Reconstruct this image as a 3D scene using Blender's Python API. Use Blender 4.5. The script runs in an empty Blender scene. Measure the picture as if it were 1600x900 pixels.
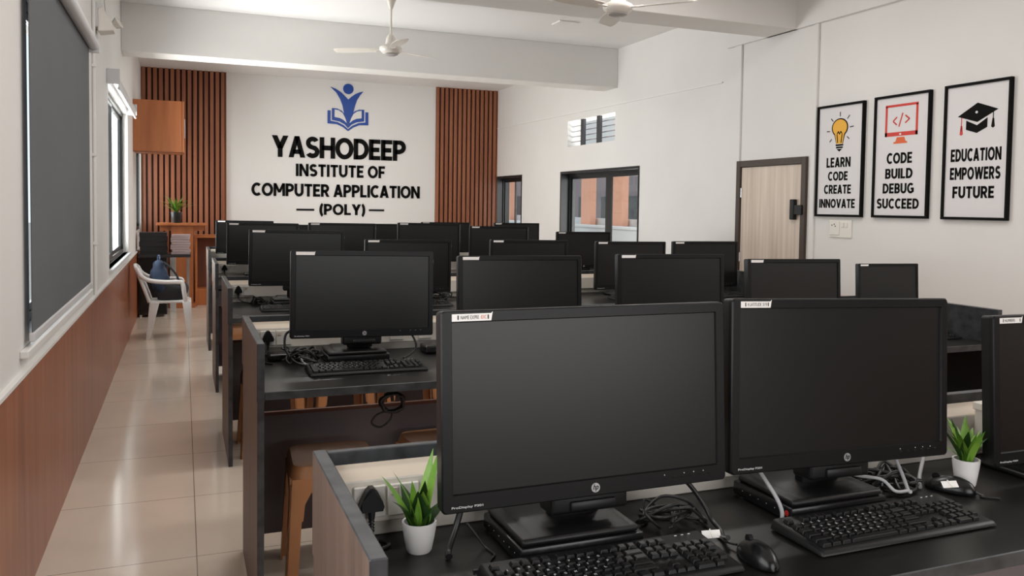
import bpy, bmesh, math, random
from mathutils import Vector, Matrix
PI = math.pi
S = bpy.context.scene
COL = S.collection
random.seed(7)

# ------------------------------------------------------------------ camera
H_EYE = 1.5
F_PX, CX, CY = 1320.0, 823.0, 381.0
YAW, PIT, ROL = math.radians(22.16), math.radians(2.51), math.radians(0.83)
fw = Vector((math.sin(YAW)*math.cos(PIT), math.cos(YAW)*math.cos(PIT), -math.sin(PIT)))
r0 = Vector((math.cos(YAW), -math.sin(YAW), 0)); u0 = r0.cross(fw)
rt = r0*math.cos(ROL) + u0*math.sin(ROL); up = rt.cross(fw)
cd = bpy.data.cameras.new('camera'); cam = bpy.data.objects.new('camera', cd); COL.objects.link(cam)
M = Matrix.Identity(4)
for i in range(3):
    M[i][0], M[i][1], M[i][2] = rt[i], up[i], -fw[i]
M[2][3] = H_EYE
cam.matrix_world = M
cd.sensor_width = 36.0; cd.lens = F_PX/1600*36
cd.shift_x = -(CX-800)/1600; cd.shift_y = -(450-CY)/1600
cd.clip_start = 0.02; cd.clip_end = 300
S.camera = cam

# ------------------------------------------------------------------ light
S.view_settings.view_transform = 'Standard'
S.view_settings.look = 'None'
S.view_settings.gamma = 1.0
S.view_settings.use_curve_mapping = False
S.view_settings.exposure = -0.34
w = bpy.data.worlds.new('world'); S.world = w; w.use_nodes = True
wn = w.node_tree; bgn = wn.nodes['Background']
bgn.inputs[0].default_value = (0.86, 0.93, 1.0, 1); bgn.inputs[1].default_value = 1.5

def area(name, loc, rot, sx, sy, power, col=(1, 1, 1)):
    l = bpy.data.lights.new(name, 'AREA'); l.shape = 'RECTANGLE'; l.size = sx; l.size_y = sy
    l.energy = power; l.color = col
    o = bpy.data.objects.new(name, l); COL.objects.link(o); o.location = loc; o.rotation_euler = rot
    return o
# daylight at the left and right windows and an unseen rear one, plus added fill
area('rear_window_daylight', (1.85, -1.95, 1.55), (PI/2, 0, 0), 2.3, 1.5, 46, (1.0, 0.96, 0.93))
area('left_window_daylight', (-1.6, 9.05, 1.9), (0, -PI/2, 0), 2.2, 3.2, 200, (0.99, 0.98, 0.97))
area('left_window_up_fill', (-1.5, 9.05, 1.0), (0, -PI/2-.6, 0), 1.6, 3.2, 330, (1.0, 0.97, 0.94))  # added upward lamp that brightens the ceiling and beams
area('left_far_window_daylight', (-1.6, 12.9, 1.9), (0, -PI/2, 0), 2.0, 1.7, 110, (1.0, 0.98, 0.96))
area('left_near_fill', (-0.50, 0.4, 1.75), (0, -PI/2-.35, 0), 1.4, 2.2, 40, (1.0, 0.98, 0.97))  # added fill before an unseen window, lightens the walls
area('right_near_high_fill', (4.90, 0.6, 2.65), (0, PI/2-.25, 0), .9, 2.4, 55, (1.0, 0.97, 0.94))  # added fill for the left wall and aisle, no window there
area('right_window_daylight', (6.2, 9.9, 1.6), (0, PI/2+.25, 0), 1.5, 2.4, 130, (1.0, 0.96, 0.92))
for k, (lx, ly) in enumerate(((1.0, 2.7), (3.2, 2.9), (1.0, 5.0), (3.2, 5.0))):        # added overhead fill, no fittings there
    area('ceiling_fill', (lx, ly, 3.40), (0, 0, 0), 1.2, .25, 24, (1.0, 0.96, 0.92))
area('ceiling_fill', (2.2, 11.3, 3.40), (0, 0, 0), 1.6, .25, 42, (1.0, 0.96, 0.92))  # added overhead fill towards the back wall

# ------------------------------------------------------------------ helpers
def srgb(r, g, b):
    f = lambda c: (c/255/12.92) if c/255 <= .04045 else ((c/255+.055)/1.055)**2.4
    return (f(r), f(g), f(b), 1)

MATS = {}
def mat(name, col, rough=.5, metal=0., noise=0., nscale=(6, 6, 6), bump=0., bscale=80, spec=.5, col2=None, detail=4, emit=None, coat=0.):
    if name in MATS: return MATS[name]
    m = bpy.data.materials.new(name); m.use_nodes = True
    nt = m.node_tree; p = nt.nodes['Principled BSDF']
    p.inputs['Base Color'].default_value = col
    p.inputs['Roughness'].default_value = rough
    p.inputs['Metallic'].default_value = metal
    p.inputs['Specular IOR Level'].default_value = spec
    if coat: p.inputs['Coat Weight'].default_value = coat
    tc = nt.nodes.new('ShaderNodeTexCoord'); mp = nt.nodes.new('ShaderNodeMapping')
    nt.links.new(tc.outputs['Object'], mp.inputs[0]); mp.inputs['Scale'].default_value = nscale
    if noise or col2:
        n = nt.nodes.new('ShaderNodeTexNoise'); n.inputs['Scale'].default_value = 1; n.inputs['Detail'].default_value = detail
        nt.links.new(mp.outputs[0], n.inputs['Vector'])
        mx = nt.nodes.new('ShaderNodeMix'); mx.data_type = 'RGBA'
        c2 = col2 or tuple(c*(1-noise) for c in col[:3])+(1,)
        mx.inputs[6].default_value = col; mx.inputs[7].default_value = c2
        r = nt.nodes.new('ShaderNodeValToRGB'); r.color_ramp.elements[0].position = .35; r.color_ramp.elements[1].position = .68
        nt.links.new(n.outputs[0], r.inputs[0]); nt.links.new(r.outputs[0], mx.inputs[0])
        nt.links.new(mx.outputs[2], p.inputs['Base Color'])
    if bump:
        b = nt.nodes.new('ShaderNodeBump'); b.inputs['Strength'].default_value = bump; b.inputs['Distance'].default_value = .002
        n2 = nt.nodes.new('ShaderNodeTexNoise'); n2.inputs['Scale'].default_value = bscale; n2.inputs['Detail'].default_value = 3
        nt.links.new(tc.outputs['Object'], n2.inputs['Vector']); nt.links.new(n2.outputs[0], b.inputs['Height'])
        nt.links.new(b.outputs[0], p.inputs['Normal'])
    if emit:
        p.inputs['Emission Color'].default_value = emit[0]; p.inputs['Emission Strength'].default_value = emit[1]
    MATS[name] = m
    return m

m_wall = mat('wall_paint', (.78, .765, .745, 1), .65, noise=.04, nscale=(1.2, 1.2, 1.2), bump=.15, bscale=25)
m_ceil = mat('ceiling_paint', (.82, .81, .805, 1), .8, noise=.03, nscale=(1, 1, 1))
m_white_trim = mat('white_trim', (.80, .79, .77, 1), .45)
m_rear = mat('rear_wall_dark', srgb(86, 66, 52), .6)  # unseen wall, made dark so the screens reflect little
m_wains = mat('wainscot_wood', srgb(164, 98, 66), .32, col2=srgb(138, 78, 50), nscale=(14, 14, .9), detail=6)
m_slat = mat('slat_wood', srgb(160, 100, 70), .45, col2=srgb(136, 80, 54), nscale=(20, 20, .8), detail=5)
m_slat_back = mat('slat_backing', srgb(64, 30, 18), .7)
m_cab = mat('cabinet_wood', srgb(190, 116, 68), .35, col2=srgb(168, 98, 54), nscale=(9, 9, .9), detail=5)
m_cab_dark = mat('cabinet_wood_dark', srgb(120, 66, 40), .5, noise=.2, nscale=(9, 9, .9))
m_black = mat('black_plastic', (.006, .006, .0065, 1), .4, bump=.1, bscale=900, spec=.35)
m_black2 = mat('black_plastic_gloss', (.006, .006, .0065, 1), .27, spec=.4)
m_bezel = mat('bezel_plastic', (.007, .007, .0075, 1), .34, spec=.22)
m_screen = mat('screen_panel', (.005, .005, .005, 1), .32, spec=.4)
m_key = mat('key_plastic', (.007, .007, .0075, 1), .4, spec=.35)
m_silver = mat('silver_badge', (.45, .45, .46, 1), .35, metal=.6)
m_label = mat('paper_label', (.82, .80, .78, 1), .6)
m_labelink = mat('label_ink', (.06, .05, .05, 1), .6)
m_labelred = mat('label_red_ink', (.6, .16, .10, 1), .6)
m_white_print = mat('white_print', (.6, .6, .6, 1), .5)
m_desktop = mat('desk_black_laminate', (.010, .0096, .0092, 1), .33, noise=.25, nscale=(5, 5, 5), spec=.38)
m_edge = mat('desk_edge_grey', srgb(64, 66, 69), .45, col2=srgb(34, 36, 39), nscale=(22, 22, 22), detail=8)
m_lam = mat('desk_side_laminate', srgb(112, 94, 84), .5, col2=srgb(92, 77, 68), nscale=(30, 30, 1.4))
m_mod = mat('modesty_laminate', srgb(120, 110, 113), .5, noise=.06, nscale=(3, 3, 3))
m_brown_edge = mat('brown_edge_band', srgb(110, 62, 40), .5)
m_trunk = mat('trunking_pvc', srgb(226, 219, 208), .4)
m_trunk_top = mat('trunking_lid', srgb(214, 200, 182), .45)
m_socket = mat('socket_white', srgb(232, 228, 220), .35)
m_dark = mat('dark_hole', (.01, .01, .01, 1), .6)
m_cable = mat('cable_black', (.012, .012, .012, 1), .4)
m_cable_g = mat('cable_grey', (.38, .38, .39, 1), .45)
m_stool = mat('stool_plastic', srgb(186, 128, 84), .42, noise=.12, nscale=(8, 8, 8))
m_chair = mat('chair_plastic', srgb(226, 222, 220), .38)
m_pot = mat('white_ceramic', srgb(236, 234, 232), .3)
m_soil = mat('soil', (.035, .018, .010, 1), .9, noise=.6, nscale=(90, 90, 90), bump=.8, bscale=160)
m_leaf = mat('leaf_green', srgb(128, 172, 62), .42, col2=srgb(70, 122, 38), nscale=(14, 14, 14))
m_leaf_d = mat('leaf_dark_green', srgb(40, 74, 30), .42, noise=.3, nscale=(18, 18, 18))
m_pot_b = mat('black_ceramic', (.012, .012, .012, 1), .3)
m_blind = mat('blind_fabric', srgb(98, 101, 104), .8, noise=.06, nscale=(2, 2, 2))
m_alu = mat('aluminium_white', srgb(212, 212, 214), .4)
m_frame_blk = mat('window_frame_black', (.010, .011, .012, 1), .35)
m_chrome = mat('chrome_bar', (.55, .56, .58, 1), .25, metal=.9)
m_mull = mat('louvre_mullion', (.10, .10, .11, 1), .3, metal=.7)
m_sign_black = mat('sign_black', (.005, .005, .005, 1), .6, spec=.08)
m_sign_blue = mat('sign_blue', srgb(22, 70, 158), .4)
m_sign_white = mat('sign_white', (.80, .79, .775, 1), .5)
m_poster = mat('poster_paper', srgb(222, 219, 220), .5)
m_yellow = mat('poster_yellow', srgb(236, 176, 48), .5)
m_red = mat('poster_red', srgb(206, 48, 34), .5)
m_orange = mat('poster_orange', srgb(222, 96, 40), .5)
m_door = mat('door_laminate', srgb(222, 207, 193), .45, col2=srgb(196, 180, 165), nscale=(26, 26, .8), detail=6)
m_door_fr = mat('door_frame_dark', srgb(66, 52, 44), .5)
m_fan = mat('fan_enamel', srgb(228, 222, 214), .35)
m_grey_lens = mat('grey_cap', srgb(176, 174, 172), .4)
m_folder = mat('folder_black', (.018, .018, .020, 1), .45)
m_paper = mat('booklet_paper', srgb(176, 158, 160), .7)
m_bag = mat('bag_denim', srgb(48, 64, 88), .8, noise=.25, nscale=(20, 20, 20), bump=.4, bscale=60)
m_bag_d = mat('bag_black', (.016, .016, .018, 1), .75, bump=.4, bscale=60)
m_peach = mat('plaster_peach', srgb(240, 178, 150), .8)
m_parapet = mat('parapet_white', (.78, .78, .78, 1), .7)
m_greyb = mat('building_grey', srgb(150, 138, 140), .8)
m_pinkb = mat('building_pink', srgb(226, 178, 160), .8)
m_dwin = mat('building_window_dark', (.05, .05, .05, 1), .3)
m_ground = mat('concrete_ground', srgb(180, 176, 170), .85, noise=.1)
m_redled = mat('red_badge', (.5, .03, .02, 1), .4)

def floor_mat():
    m = bpy.data.materials.new('floor_tiles'); m.use_nodes = True; nt = m.node_tree; p = nt.nodes['Principled BSDF']
    tc = nt.nodes.new('ShaderNodeTexCoord'); mp = nt.nodes.new('ShaderNodeMapping')
    nt.links.new(tc.outputs['Object'], mp.inputs[0])
    mp.inputs['Location'].default_value = (-.05+.79, -.62, 0)
    br = nt.nodes.new('ShaderNodeTexBrick'); br.offset = 0; br.squash = 1
    br.inputs['Scale'].default_value = 1; br.inputs['Mortar Size'].default_value = .0022
    br.inputs['Brick Width'].default_value = .79; br.inputs['Row Height'].default_value = .79
    br.inputs['Color1'].default_value = srgb(236, 222, 205); br.inputs['Color2'].default_value = srgb(233, 219, 203)
    br.inputs['Mortar'].default_value = srgb(140, 126, 112)
    nt.links.new(mp.outputs[0], br.inputs[0])
    n = nt.nodes.new('ShaderNodeTexNoise'); n.inputs['Scale'].default_value = 3.5; n.inputs['Detail'].default_value = 5
    nt.links.new(tc.outputs['Object'], n.inputs['Vector'])
    mx = nt.nodes.new('ShaderNodeMix'); mx.data_type = 'RGBA'; mx.blend_type = 'MULTIPLY'
    mx.inputs[0].default_value = .15
    nt.links.new(br.outputs[0], mx.inputs[6]); nt.links.new(n.outputs[0], mx.inputs[7])
    nt.links.new(mx.outputs[2], p.inputs['Base Color'])
    p.inputs['Roughness'].default_value = .12
    return m
m_floor = floor_mat()

def glass_mat():
    m = bpy.data.materials.new('window_glass'); m.use_nodes = True; nt = m.node_tree
    for n in list(nt.nodes):
        if n.type != 'OUTPUT_MATERIAL': nt.nodes.remove(n)
    out = [n for n in nt.nodes if n.type == 'OUTPUT_MATERIAL'][0]
    t = nt.nodes.new('ShaderNodeBsdfTransparent'); g = nt.nodes.new('ShaderNodeBsdfGlossy'); g.inputs['Roughness'].default_value = .02
    mx = nt.nodes.new('ShaderNodeMixShader'); mx.inputs[0].default_value = .025
    t.inputs[0].default_value = (.96, .98, .98, 1)
    nt.links.new(t.outputs[0], mx.inputs[1]); nt.links.new(g.outputs[0], mx.inputs[2]); nt.links.new(mx.outputs[0], out.inputs[0])
    return m
m_glass = glass_mat()

def link(name, bm, m, parent=None, smooth=None, loc=None):
    me = bpy.data.meshes.new(name)
    bmesh.ops.recalc_face_normals(bm, faces=bm.faces)
    bm.to_mesh(me); bm.free()
    ms = m if isinstance(m, (list, tuple)) else [m]
    for x in ms: me.materials.append(x)
    if smooth is not None:
        for p in me.polygons: p.use_smooth = True
        try: me.set_sharp_from_angle(angle=math.radians(smooth))
        except Exception: pass
    o = bpy.data.objects.new(name, me); COL.objects.link(o)
    if parent: o.parent = parent
    if loc: o.location = loc
    return o

def tag(o, label=None, cat=None, group=None, kind=None):
    if label: o['label'] = label
    if cat: o['category'] = cat
    if group: o['group'] = group
    if kind: o['kind'] = kind
    return o

def thing(name, label, cat, loc=(0, 0, 0), rz=0, group=None):
    o = bpy.data.objects.new(name, None); COL.objects.link(o); o.location = loc; o.rotation_euler = (0, 0, rz)
    o.empty_display_size = .1
    return tag(o, label, cat, group)

KIDS = {}
def dup(root, loc=None, rz=None, label=None):
    def rec(o, par):
        c = o.copy(); COL.objects.link(c)
        if par: c.parent = par
        for ch in [k for k in bpy.data.objects if k.parent == o]: rec(ch, c)
        return c
    r = rec(root, None)
    if loc is not None: r.location = loc
    if rz is not None: r.rotation_euler = (0, 0, rz)
    if label: r['label'] = label
    return r

def merge(bm, tmp, mi=0, mtx=None):
    if mtx: bmesh.ops.transform(tmp, matrix=mtx, verts=tmp.verts)
    base = {}
    for v in tmp.verts: base[v] = bm.verts.new(v.co)
    for f in tmp.faces:
        try:
            nf = bm.faces.new([base[v] for v in f.verts]); nf.material_index = mi if mi else f.material_index
        except ValueError: pass
    tmp.free()

def bx(bm, x0, x1, y0, y1, z0, z1, bev=0, seg=2, mi=0, mtx=None):
    t = bmesh.new()
    vs = [t.verts.new((x, y, z)) for x in (x0, x1) for y in (y0, y1) for z in (z0, z1)]
    for f in ((0, 1, 3, 2), (4, 6, 7, 5), (0, 4, 5, 1), (2, 3, 7, 6), (0, 2, 6, 4), (1, 5, 7, 3)):
        t.faces.new([vs[i] for i in f])
    if bev: bmesh.ops.bevel(t, geom=t.edges[:], offset=bev, segments=seg, profile=.5, affect='EDGES')
    merge(bm, t, mi, mtx)
    return bm

def hexa(bm, b, t, bev=0, seg=2, mi=0):
    """b, t: four bottom and four top corners in order"""
    q = bmesh.new(); vs = [q.verts.new(v) for v in list(b)+list(t)]
    for f in ((3, 2, 1, 0), (4, 5, 6, 7), (0, 1, 5, 4), (1, 2, 6, 5), (2, 3, 7, 6), (3, 0, 4, 7)): q.faces.new([vs[i] for i in f])
    if bev: bmesh.ops.bevel(q, geom=q.edges[:], offset=bev, segments=seg, profile=.5, affect='EDGES')
    merge(bm, q, mi)

def cyl(bm, p0, p1, ra, rb=None, n=20, mi=0, cap=True):
    rb = ra if rb is None else rb
    p0, p1 = Vector(p0), Vector(p1); d = (p1-p0).normalized()
    a = d.orthogonal().normalized(); b = d.cross(a)
    A = [bm.verts.new(p0+ra*(a*math.cos(2*PI*i/n)+b*math.sin(2*PI*i/n))) for i in range(n)]
    B = [bm.verts.new(p1+rb*(a*math.cos(2*PI*i/n)+b*math.sin(2*PI*i/n))) for i in range(n)]
    for i in range(n):
        f = bm.faces.new((A[i], A[(i+1) % n], B[(i+1) % n], B[i])); f.material_index = mi
    if cap:
        f = bm.faces.new(A[::-1]); f.material_index = mi; f = bm.faces.new(B); f.material_index = mi
    return bm

def lathe(bm, prof, n=32, c=(0, 0, 0), mi=0):
    rings = []
    for r, z in prof:
        if r < 1e-6: rings.append([bm.verts.new((c[0], c[1], c[2]+z))])
        else: rings.append([bm.verts.new((c[0]+r*math.cos(2*PI*i/n), c[1]+r*math.sin(2*PI*i/n), c[2]+z)) for i in range(n)])
    for A, B in zip(rings, rings[1:]):
        for i in range(n):
            j = (i+1) % n
            if len(A) == 1 and len(B) == 1: continue
            if len(A) == 1: f = bm.faces.new((A[0], B[i], B[j]))
            elif len(B) == 1: f = bm.faces.new((A[i], A[j], B[0]))
            else: f = bm.faces.new((A[i], A[j], B[j], B[i]))
            f.material_index = mi
    return bm

def spline(pts, k=8):
    P = [Vector(p) for p in pts]; out = []
    if len(P) < 3: return P
    for i in range(len(P)-1):
        a = P[max(i-1, 0)]; b = P[i]; c = P[i+1]; d = P[min(i+2, len(P)-1)]
        for s in range(k):
            t = s/k
            out.append(.5*((2*b)+(c-a)*t+(2*a-5*b+4*c-d)*t*t+(3*b-a-3*c+d)*t**3))
    out.append(P[-1]); return out

def tube(bm, pts, r, n=8, k=8, mi=0, rfun=None, sx=1.0):
    P = spline(pts, k); rings = []; a = None
    for i, p in enumerate(P):
        d = (P[min(i+1, len(P)-1)]-P[max(i-1, 0)])
        if d.length < 1e-9: d = Vector((0, 0, 1))
        d.normalize()
        if a is None: a = d.orthogonal().normalized()
        a = (a-d*a.dot(d)); a = a.normalized() if a.length > 1e-6 else d.orthogonal().normalized()
        b = d.cross(a); rr = r*(rfun(i/(len(P)-1)) if rfun else 1)
        rings.append([bm.verts.new(p+rr*(a*math.cos(2*PI*j/n)*sx+b*math.sin(2*PI*j/n))) for j in range(n)])
    for A, B in zip(rings, rings[1:]):
        for j in range(n):
            f = bm.faces.new((A[j], A[(j+1) % n], B[(j+1) % n], B[j])); f.material_index = mi
    bm.faces.new(rings[0][::-1]); bm.faces.new(rings[-1])
    return bm

def plate(bm, outline, mtx, d=.003, mi=0, d0=0.0):
    """extruded flat outline: (u,v) on the plane of mtx, thickness d along its normal"""
    A = [bm.verts.new(mtx @ Vector((u, v, d0))) for u, v in outline]
    B = [bm.verts.new(mtx @ Vector((u, v, d0+d))) for u, v in outline]
    n = len(A)
    for f in (bm.faces.new(A[::-1]), bm.faces.new(B)): f.material_index = mi
    for i in range(n):
        f = bm.faces.new((A[i], A[(i+1) % n], B[(i+1) % n], B[i])); f.material_index = mi
    return bm

def circ(cx, cy, r, n=28, ry=None, a0=0, a1=2*PI):
    ry = ry or r; full = abs(a1-a0-2*PI) < 1e-6
    return [(cx+r*math.cos(a0+(a1-a0)*i/(n if full else n-1)), cy+ry*math.sin(a0+(a1-a0)*i/(n if full else n-1))) for i in range(n)]

def bar2(bm, p, q, wd, mtx, d=.003, mi=0, d0=0.):
    p, q = Vector(p), Vector(q); t = (q-p).normalized(); nrm = Vector((-t.y, t.x))*wd/2
    plate(bm, [tuple(p-nrm), tuple(q-nrm), tuple(q+nrm), tuple(p+nrm)], mtx, d, mi, d0)

def face_mtx(origin, facing):
    if facing == '-y': R = Matrix(((1, 0, 0), (0, 0, -1), (0, 1, 0)))
    elif facing == '-x': R = Matrix(((0, 0, -1), (-1, 0, 0), (0, 1, 0)))
    elif facing == '+x': R = Matrix(((0, 0, 1), (1, 0, 0), (0, 1, 0)))
    elif facing == '+z': R = Matrix.Identity(3)
    return Matrix.Translation(Vector(origin)) @ R.to_4x4()

def text_mesh(name, body, m, mtx, u0, u1, v0, v1, depth=.004, bold=.03, parent=None, shear=0.0, space=1.0):
    """lettering fitted to the box u0..u1, v0..v1 on the plane of mtx"""
    cu = bpy.data.curves.new(name, 'FONT'); cu.body = body; cu.size = 1; cu.offset = bold; cu.extrude = .5
    cu.shear = shear; cu.space_character = space; cu.resolution_u = 5
    t = bpy.data.objects.new(name, cu); COL.objects.link(t)
    dg = bpy.context.evaluated_depsgraph_get(); dg.update()
    me = bpy.data.meshes.new_from_object(t.evaluated_get(dg)); bpy.data.objects.remove(t); bpy.data.curves.remove(cu)
    xs = [v.co.x for v in me.vertices]; ys = [v.co.y for v in me.vertices]
    x0, x1, y0, y1 = min(xs), max(xs), min(ys), max(ys)
    for v in me.vertices:
        v.co = mtx @ Vector((u0+(v.co.x-x0)/(x1-x0)*(u1-u0), v0+(v.co.y-y0)/(y1-y0)*(v1-v0), (v.co.z+.5)*depth))
    me.name = name; me.materials.clear(); me.materials.append(m)
    o = bpy.data.objects.new(name, me); COL.objects.link(o)
    if parent: o.parent = parent
    return o

GL = {}
def _r(*a): return ('R',)+a
def _p(*a): return ('P',)+a
def _c(*a): return ('C',)+a
GL['A'] = (.86, [_p((0, 0), (.215, 0), (.535, 1), (.325, 1)), _p((.645, 0), (.86, 0), (.535, 1), (.325, 1)), _r(.2, .19, .66, .35)])
GL['B'] = (.72, [_r(0, 0, .2, 1), _r(.1, .83, .42, 1), _r(.1, .42, .44, .58), _r(.1, 0, .43, .17), _c(.40, .71, .29, .29, -90, 90), _c(.42, .29, .30, .29, -90, 90)])
GL['C'] = (.82, [_c(.47, .5, .47, .515, 48, 312)])
GL['D'] = (.82, [_r(0, 0, .2, 1), _r(.1, .82, .37, 1), _r(.1, 0, .37, .18), _c(.34, .5, .48, .5, -90, 90)])
GL['E'] = (.64, [_r(0, 0, .2, 1), _r(.1, .82, .64, 1), _r(.1, .415, .58, .585), _r(.1, 0, .64, .18)])
GL['F'] = (.62, [_r(0, 0, .2, 1), _r(.1, .82, .62, 1), _r(.1, .39, .56, .56)])
GL['G'] = (.88, [_c(.47, .5, .47, .515, 48, 335), _r(.5, .37, .88, .53), _r(.69, .12, .88, .5)])
GL['H'] = (.82, [_r(0, 0, .2, 1), _r(.62, 0, .82, 1), _r(.1, .41, .7, .59)])
GL['I'] = (.2, [_r(0, 0, .2, 1)])
GL['L'] = (.60, [_r(0, 0, .2, 1), _r(.1, 0, .60, .18)])
GL['M'] = (1.0, [_r(0, 0, .19, 1), _r(.81, 0, 1, 1), _p((0, 1), (.2, 1), (.59, .28), (.42, .28)), _p((.8, 1), (1, 1), (.58, .28), (.41, .28))])
GL['N'] = (.84, [_r(0, 0, .2, 1), _r(.64, 0, .84, 1), _p((0, 1), (.2, 1), (.84, 0), (.64, 0))])
GL['O'] = (.98, [_c(.49, .5, .49, .515, 0, 360)])
GL['P'] = (.72, [_r(0, 0, .2, 1), _r(.1, .82, .41, 1), _r(.1, .35, .41, .53), _c(.39, .675, .33, .325, -90, 90)])
GL['R'] = (.76, [_r(0, 0, .2, 1), _r(.1, .82, .41, 1), _r(.1, .35, .41, .53), _c(.39, .675, .33, .325, -90, 90), _p((.30, .42), (.50, .42), (.76, 0), (.54, 0))])
GL['S'] = (.72, [_c(.365, .705, .34, .305, 28, 270), _c(.36, .295, .36, .305, -152, 90)])
GL['T'] = (.74, [_r(0, .82, .74, 1), _r(.27, 0, .47, 1)])
GL['U'] = (.80, [_r(0, .38, .2, 1), _r(.6, .38, .8, 1), _c(.4, .39, .4, .40, 180, 360)])
GL['V'] = (.88, [_p((0, 1), (.22, 1), (.54, 0), (.34, 0)), _p((.66, 1), (.88, 1), (.54, 0), (.34, 0))])
GL['W'] = (1.28, [_p((0, 1), (.21, 1), (.44, 0), (.25, 0)), _p((.55, 1), (.73, 1), (.44, 0), (.25, 0)), _p((.55, 1), (.73, 1), (1.03, 0), (.84, 0)), _p((1.07, 1), (1.28, 1), (1.03, 0), (.84, 0))])
GL['Y'] = (.84, [_p((0, 1), (.23, 1), (.52, .45), (.32, .38)), _p((.61, 1), (.84, 1), (.52, .38), (.32, .45)), _r(.32, 0, .52, .46)])
GL['('] = (.30, [_c(.42, .45, .42, .72, 118, 242)])
GL[')'] = (.30, [_c(-.12, .45, .42, .72, -62, 62)])
def bold_text(name, body, m, mtx, u0, u1, v0, v1, depth, parent, gap=.12, base=0., top=1., e=.03):
    """heavy sans capitals built stroke by stroke, fitted to the box (base..top of the cap height -> v0..v1)"""
    bm = bmesh.new(); x = 0; q = []
    def fat(k):
        if k[0] == 'R':
            _, a, b, c, d = k; vert = (d-b) > .3
            if vert: return ('R', a-e, b, c+e, d)
            return ('R', a, b if b < .01 else b-(e if d < .99 else 2*e), c, d if d > .99 else d+(e if b > .01 else 2*e)) if False else ('R', a, b-(0 if b < .01 else e*.8), c, d+(0 if d > .99 else e*.8))
        if k[0] == 'P':
            (a, b, c, d) = k[1:]; return ('P', (a[0]-e, a[1]), (b[0]+e, b[1]), (c[0]+e, c[1]), (d[0]-e, d[1]))
        return k
    for ch in body:
        if ch == ' ': x += .34; continue
        wd, st = GL[ch]; q.append((x, st)); x += wd+gap
    W = x-gap; sx = (u1-u0)/W; sy = (v1-v0)/(top-base)
    T = lambda p: (u0+p[0]*sx, v0+(p[1]-base)*sy)
    for x0, st in q:
        for k in map(fat, st):
            if k[0] == 'R': plate(bm, [T((x0+k[1], k[2])), T((x0+k[3], k[2])), T((x0+k[3], k[4])), T((x0+k[1], k[4]))], mtx, depth)
            elif k[0] == 'P': plate(bm, [T((x0+a, b)) for a, b in k[1:]], mtx, depth)
            else:
                _, cx, cy, rx, ry, a0, a1 = k; n = max(8, int(abs(a1-a0)/9)); rx += e; t = .195+2*e
                full = abs(a1-a0) >= 360
                for d in (0, depth): pass
                ring = []
                for i in range(n+1):
                    a = math.radians(a0+(a1-a0)*i/n); c, s_ = math.cos(a), math.sin(a)
                    ring.append((T((x0+cx+rx*c, cy+ry*s_)), T((x0+cx+(rx-t)*c, cy+(ry-t*.86)*s_))))
                for (A, B), (C, D) in zip(ring, ring[1:]): plate(bm, [A, C, D, B], mtx, depth)
    bmesh.ops.remove_doubles(bm, verts=bm.verts, dist=1e-6)
    return link(name, bm, m, parent)

def wall_grid(name, axis, c0, c1, a0, a1, z0, z1, holes, m):
    """wall slab between c0..c1 on `axis`, with rectangular openings (a0,a1,z0,z1)"""
    bm = bmesh.new(); As = sorted({a0, a1, *[h[0] for h in holes], *[h[1] for h in holes]})
    for p, q in zip(As, As[1:]):
        hs = sorted([h for h in holes if h[0] <= p+1e-6 and h[1] >= q-1e-6], key=lambda h: h[2])
        zc = z0; spans = []
        for h in hs:
            if h[2] > zc: spans.append((zc, h[2]))
            zc = h[3]
        if zc < z1: spans.append((zc, z1))
        for s, e in spans:
            if axis == 'x': bx(bm, c0, c1, p, q, s, e)
            else: bx(bm, p, q, c0, c1, s, e)
    return tag(link(name, bm, m), kind='structure')

def struct(name, bm, m, parent=None, smooth=None):
    o = link(name, bm, m, parent, smooth)
    if not parent: tag(o, kind='structure')
    return o

# ------------------------------------------------------------------ the room
XL, XR, YB, YR, ZC = -.565, 5.0, 13.72, -1.8, 3.47
T = .22
bm = bmesh.new(); bx(bm, XL-T, XR+T, YR-T, YB+T, -.15, 0); struct('floor', bm, m_floor)
bm = bmesh.new(); bx(bm, XL-T, XR+T, YR-T, YB+T, ZC, ZC+.15); struct('ceiling', bm, m_ceil)
WIN1 = (3.83, 6.02, .94, 2.40); WIN2 = (7.75, 10.38, .93, 2.46); WIN3 = (12.15, 13.55, 1.1, 2.25)
WIN0 = (-.9, 1.7, .95, 2.45)
wall_grid('wall_left', 'x', XL-T, XL, YR-T, YB+T, 0, ZC, [WIN0, WIN1, WIN2, WIN3], m_wall)
WIN5 = (8.79, 11.01, .9, 1.985); WIN4 = (12.53, 13.66, .9, 1.99); VENT = (9.41, 10.82, 2.345, 2.70); DOOR = (5.86, 6.85, 0, 1.97)
wall_grid('wall_right', 'x', XR, XR+T, YR-T, YB+T, 0, ZC, [WIN5, WIN4, VENT, DOOR], m_wall)
wall_grid('wall_back', 'y', YB, YB+T, XL-T, XR+T, 0, ZC, [], m_wall)
wall_grid('wall_rear', 'y', YR-T, YR, XL-T, XR+T, 0, ZC, [(.65, 3.05, .75, 2.35)], m_rear)

# wainscot boards and their caps
bm = bmesh.new(); bx(bm, XL, XL+.014, YR, YB, 0, .842, mi=0); bx(bm, XL, XL+.022, YR, YB, .842, .856, mi=1)
tag(struct('baseboard_left', bm, [m_wains, m_white_trim]), 'brown wooden wainscot along the left wall')
bm = bmesh.new()
for a, b in ((YR, DOOR[0]-.03), (DOOR[1]+.03, YB)):
    bx(bm, XR-.014, XR, a, b, 0, .79); bx(bm, XR-.02, XR, a, b, .79, .81)
struct('baseboard_right', bm, m_wains)

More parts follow.
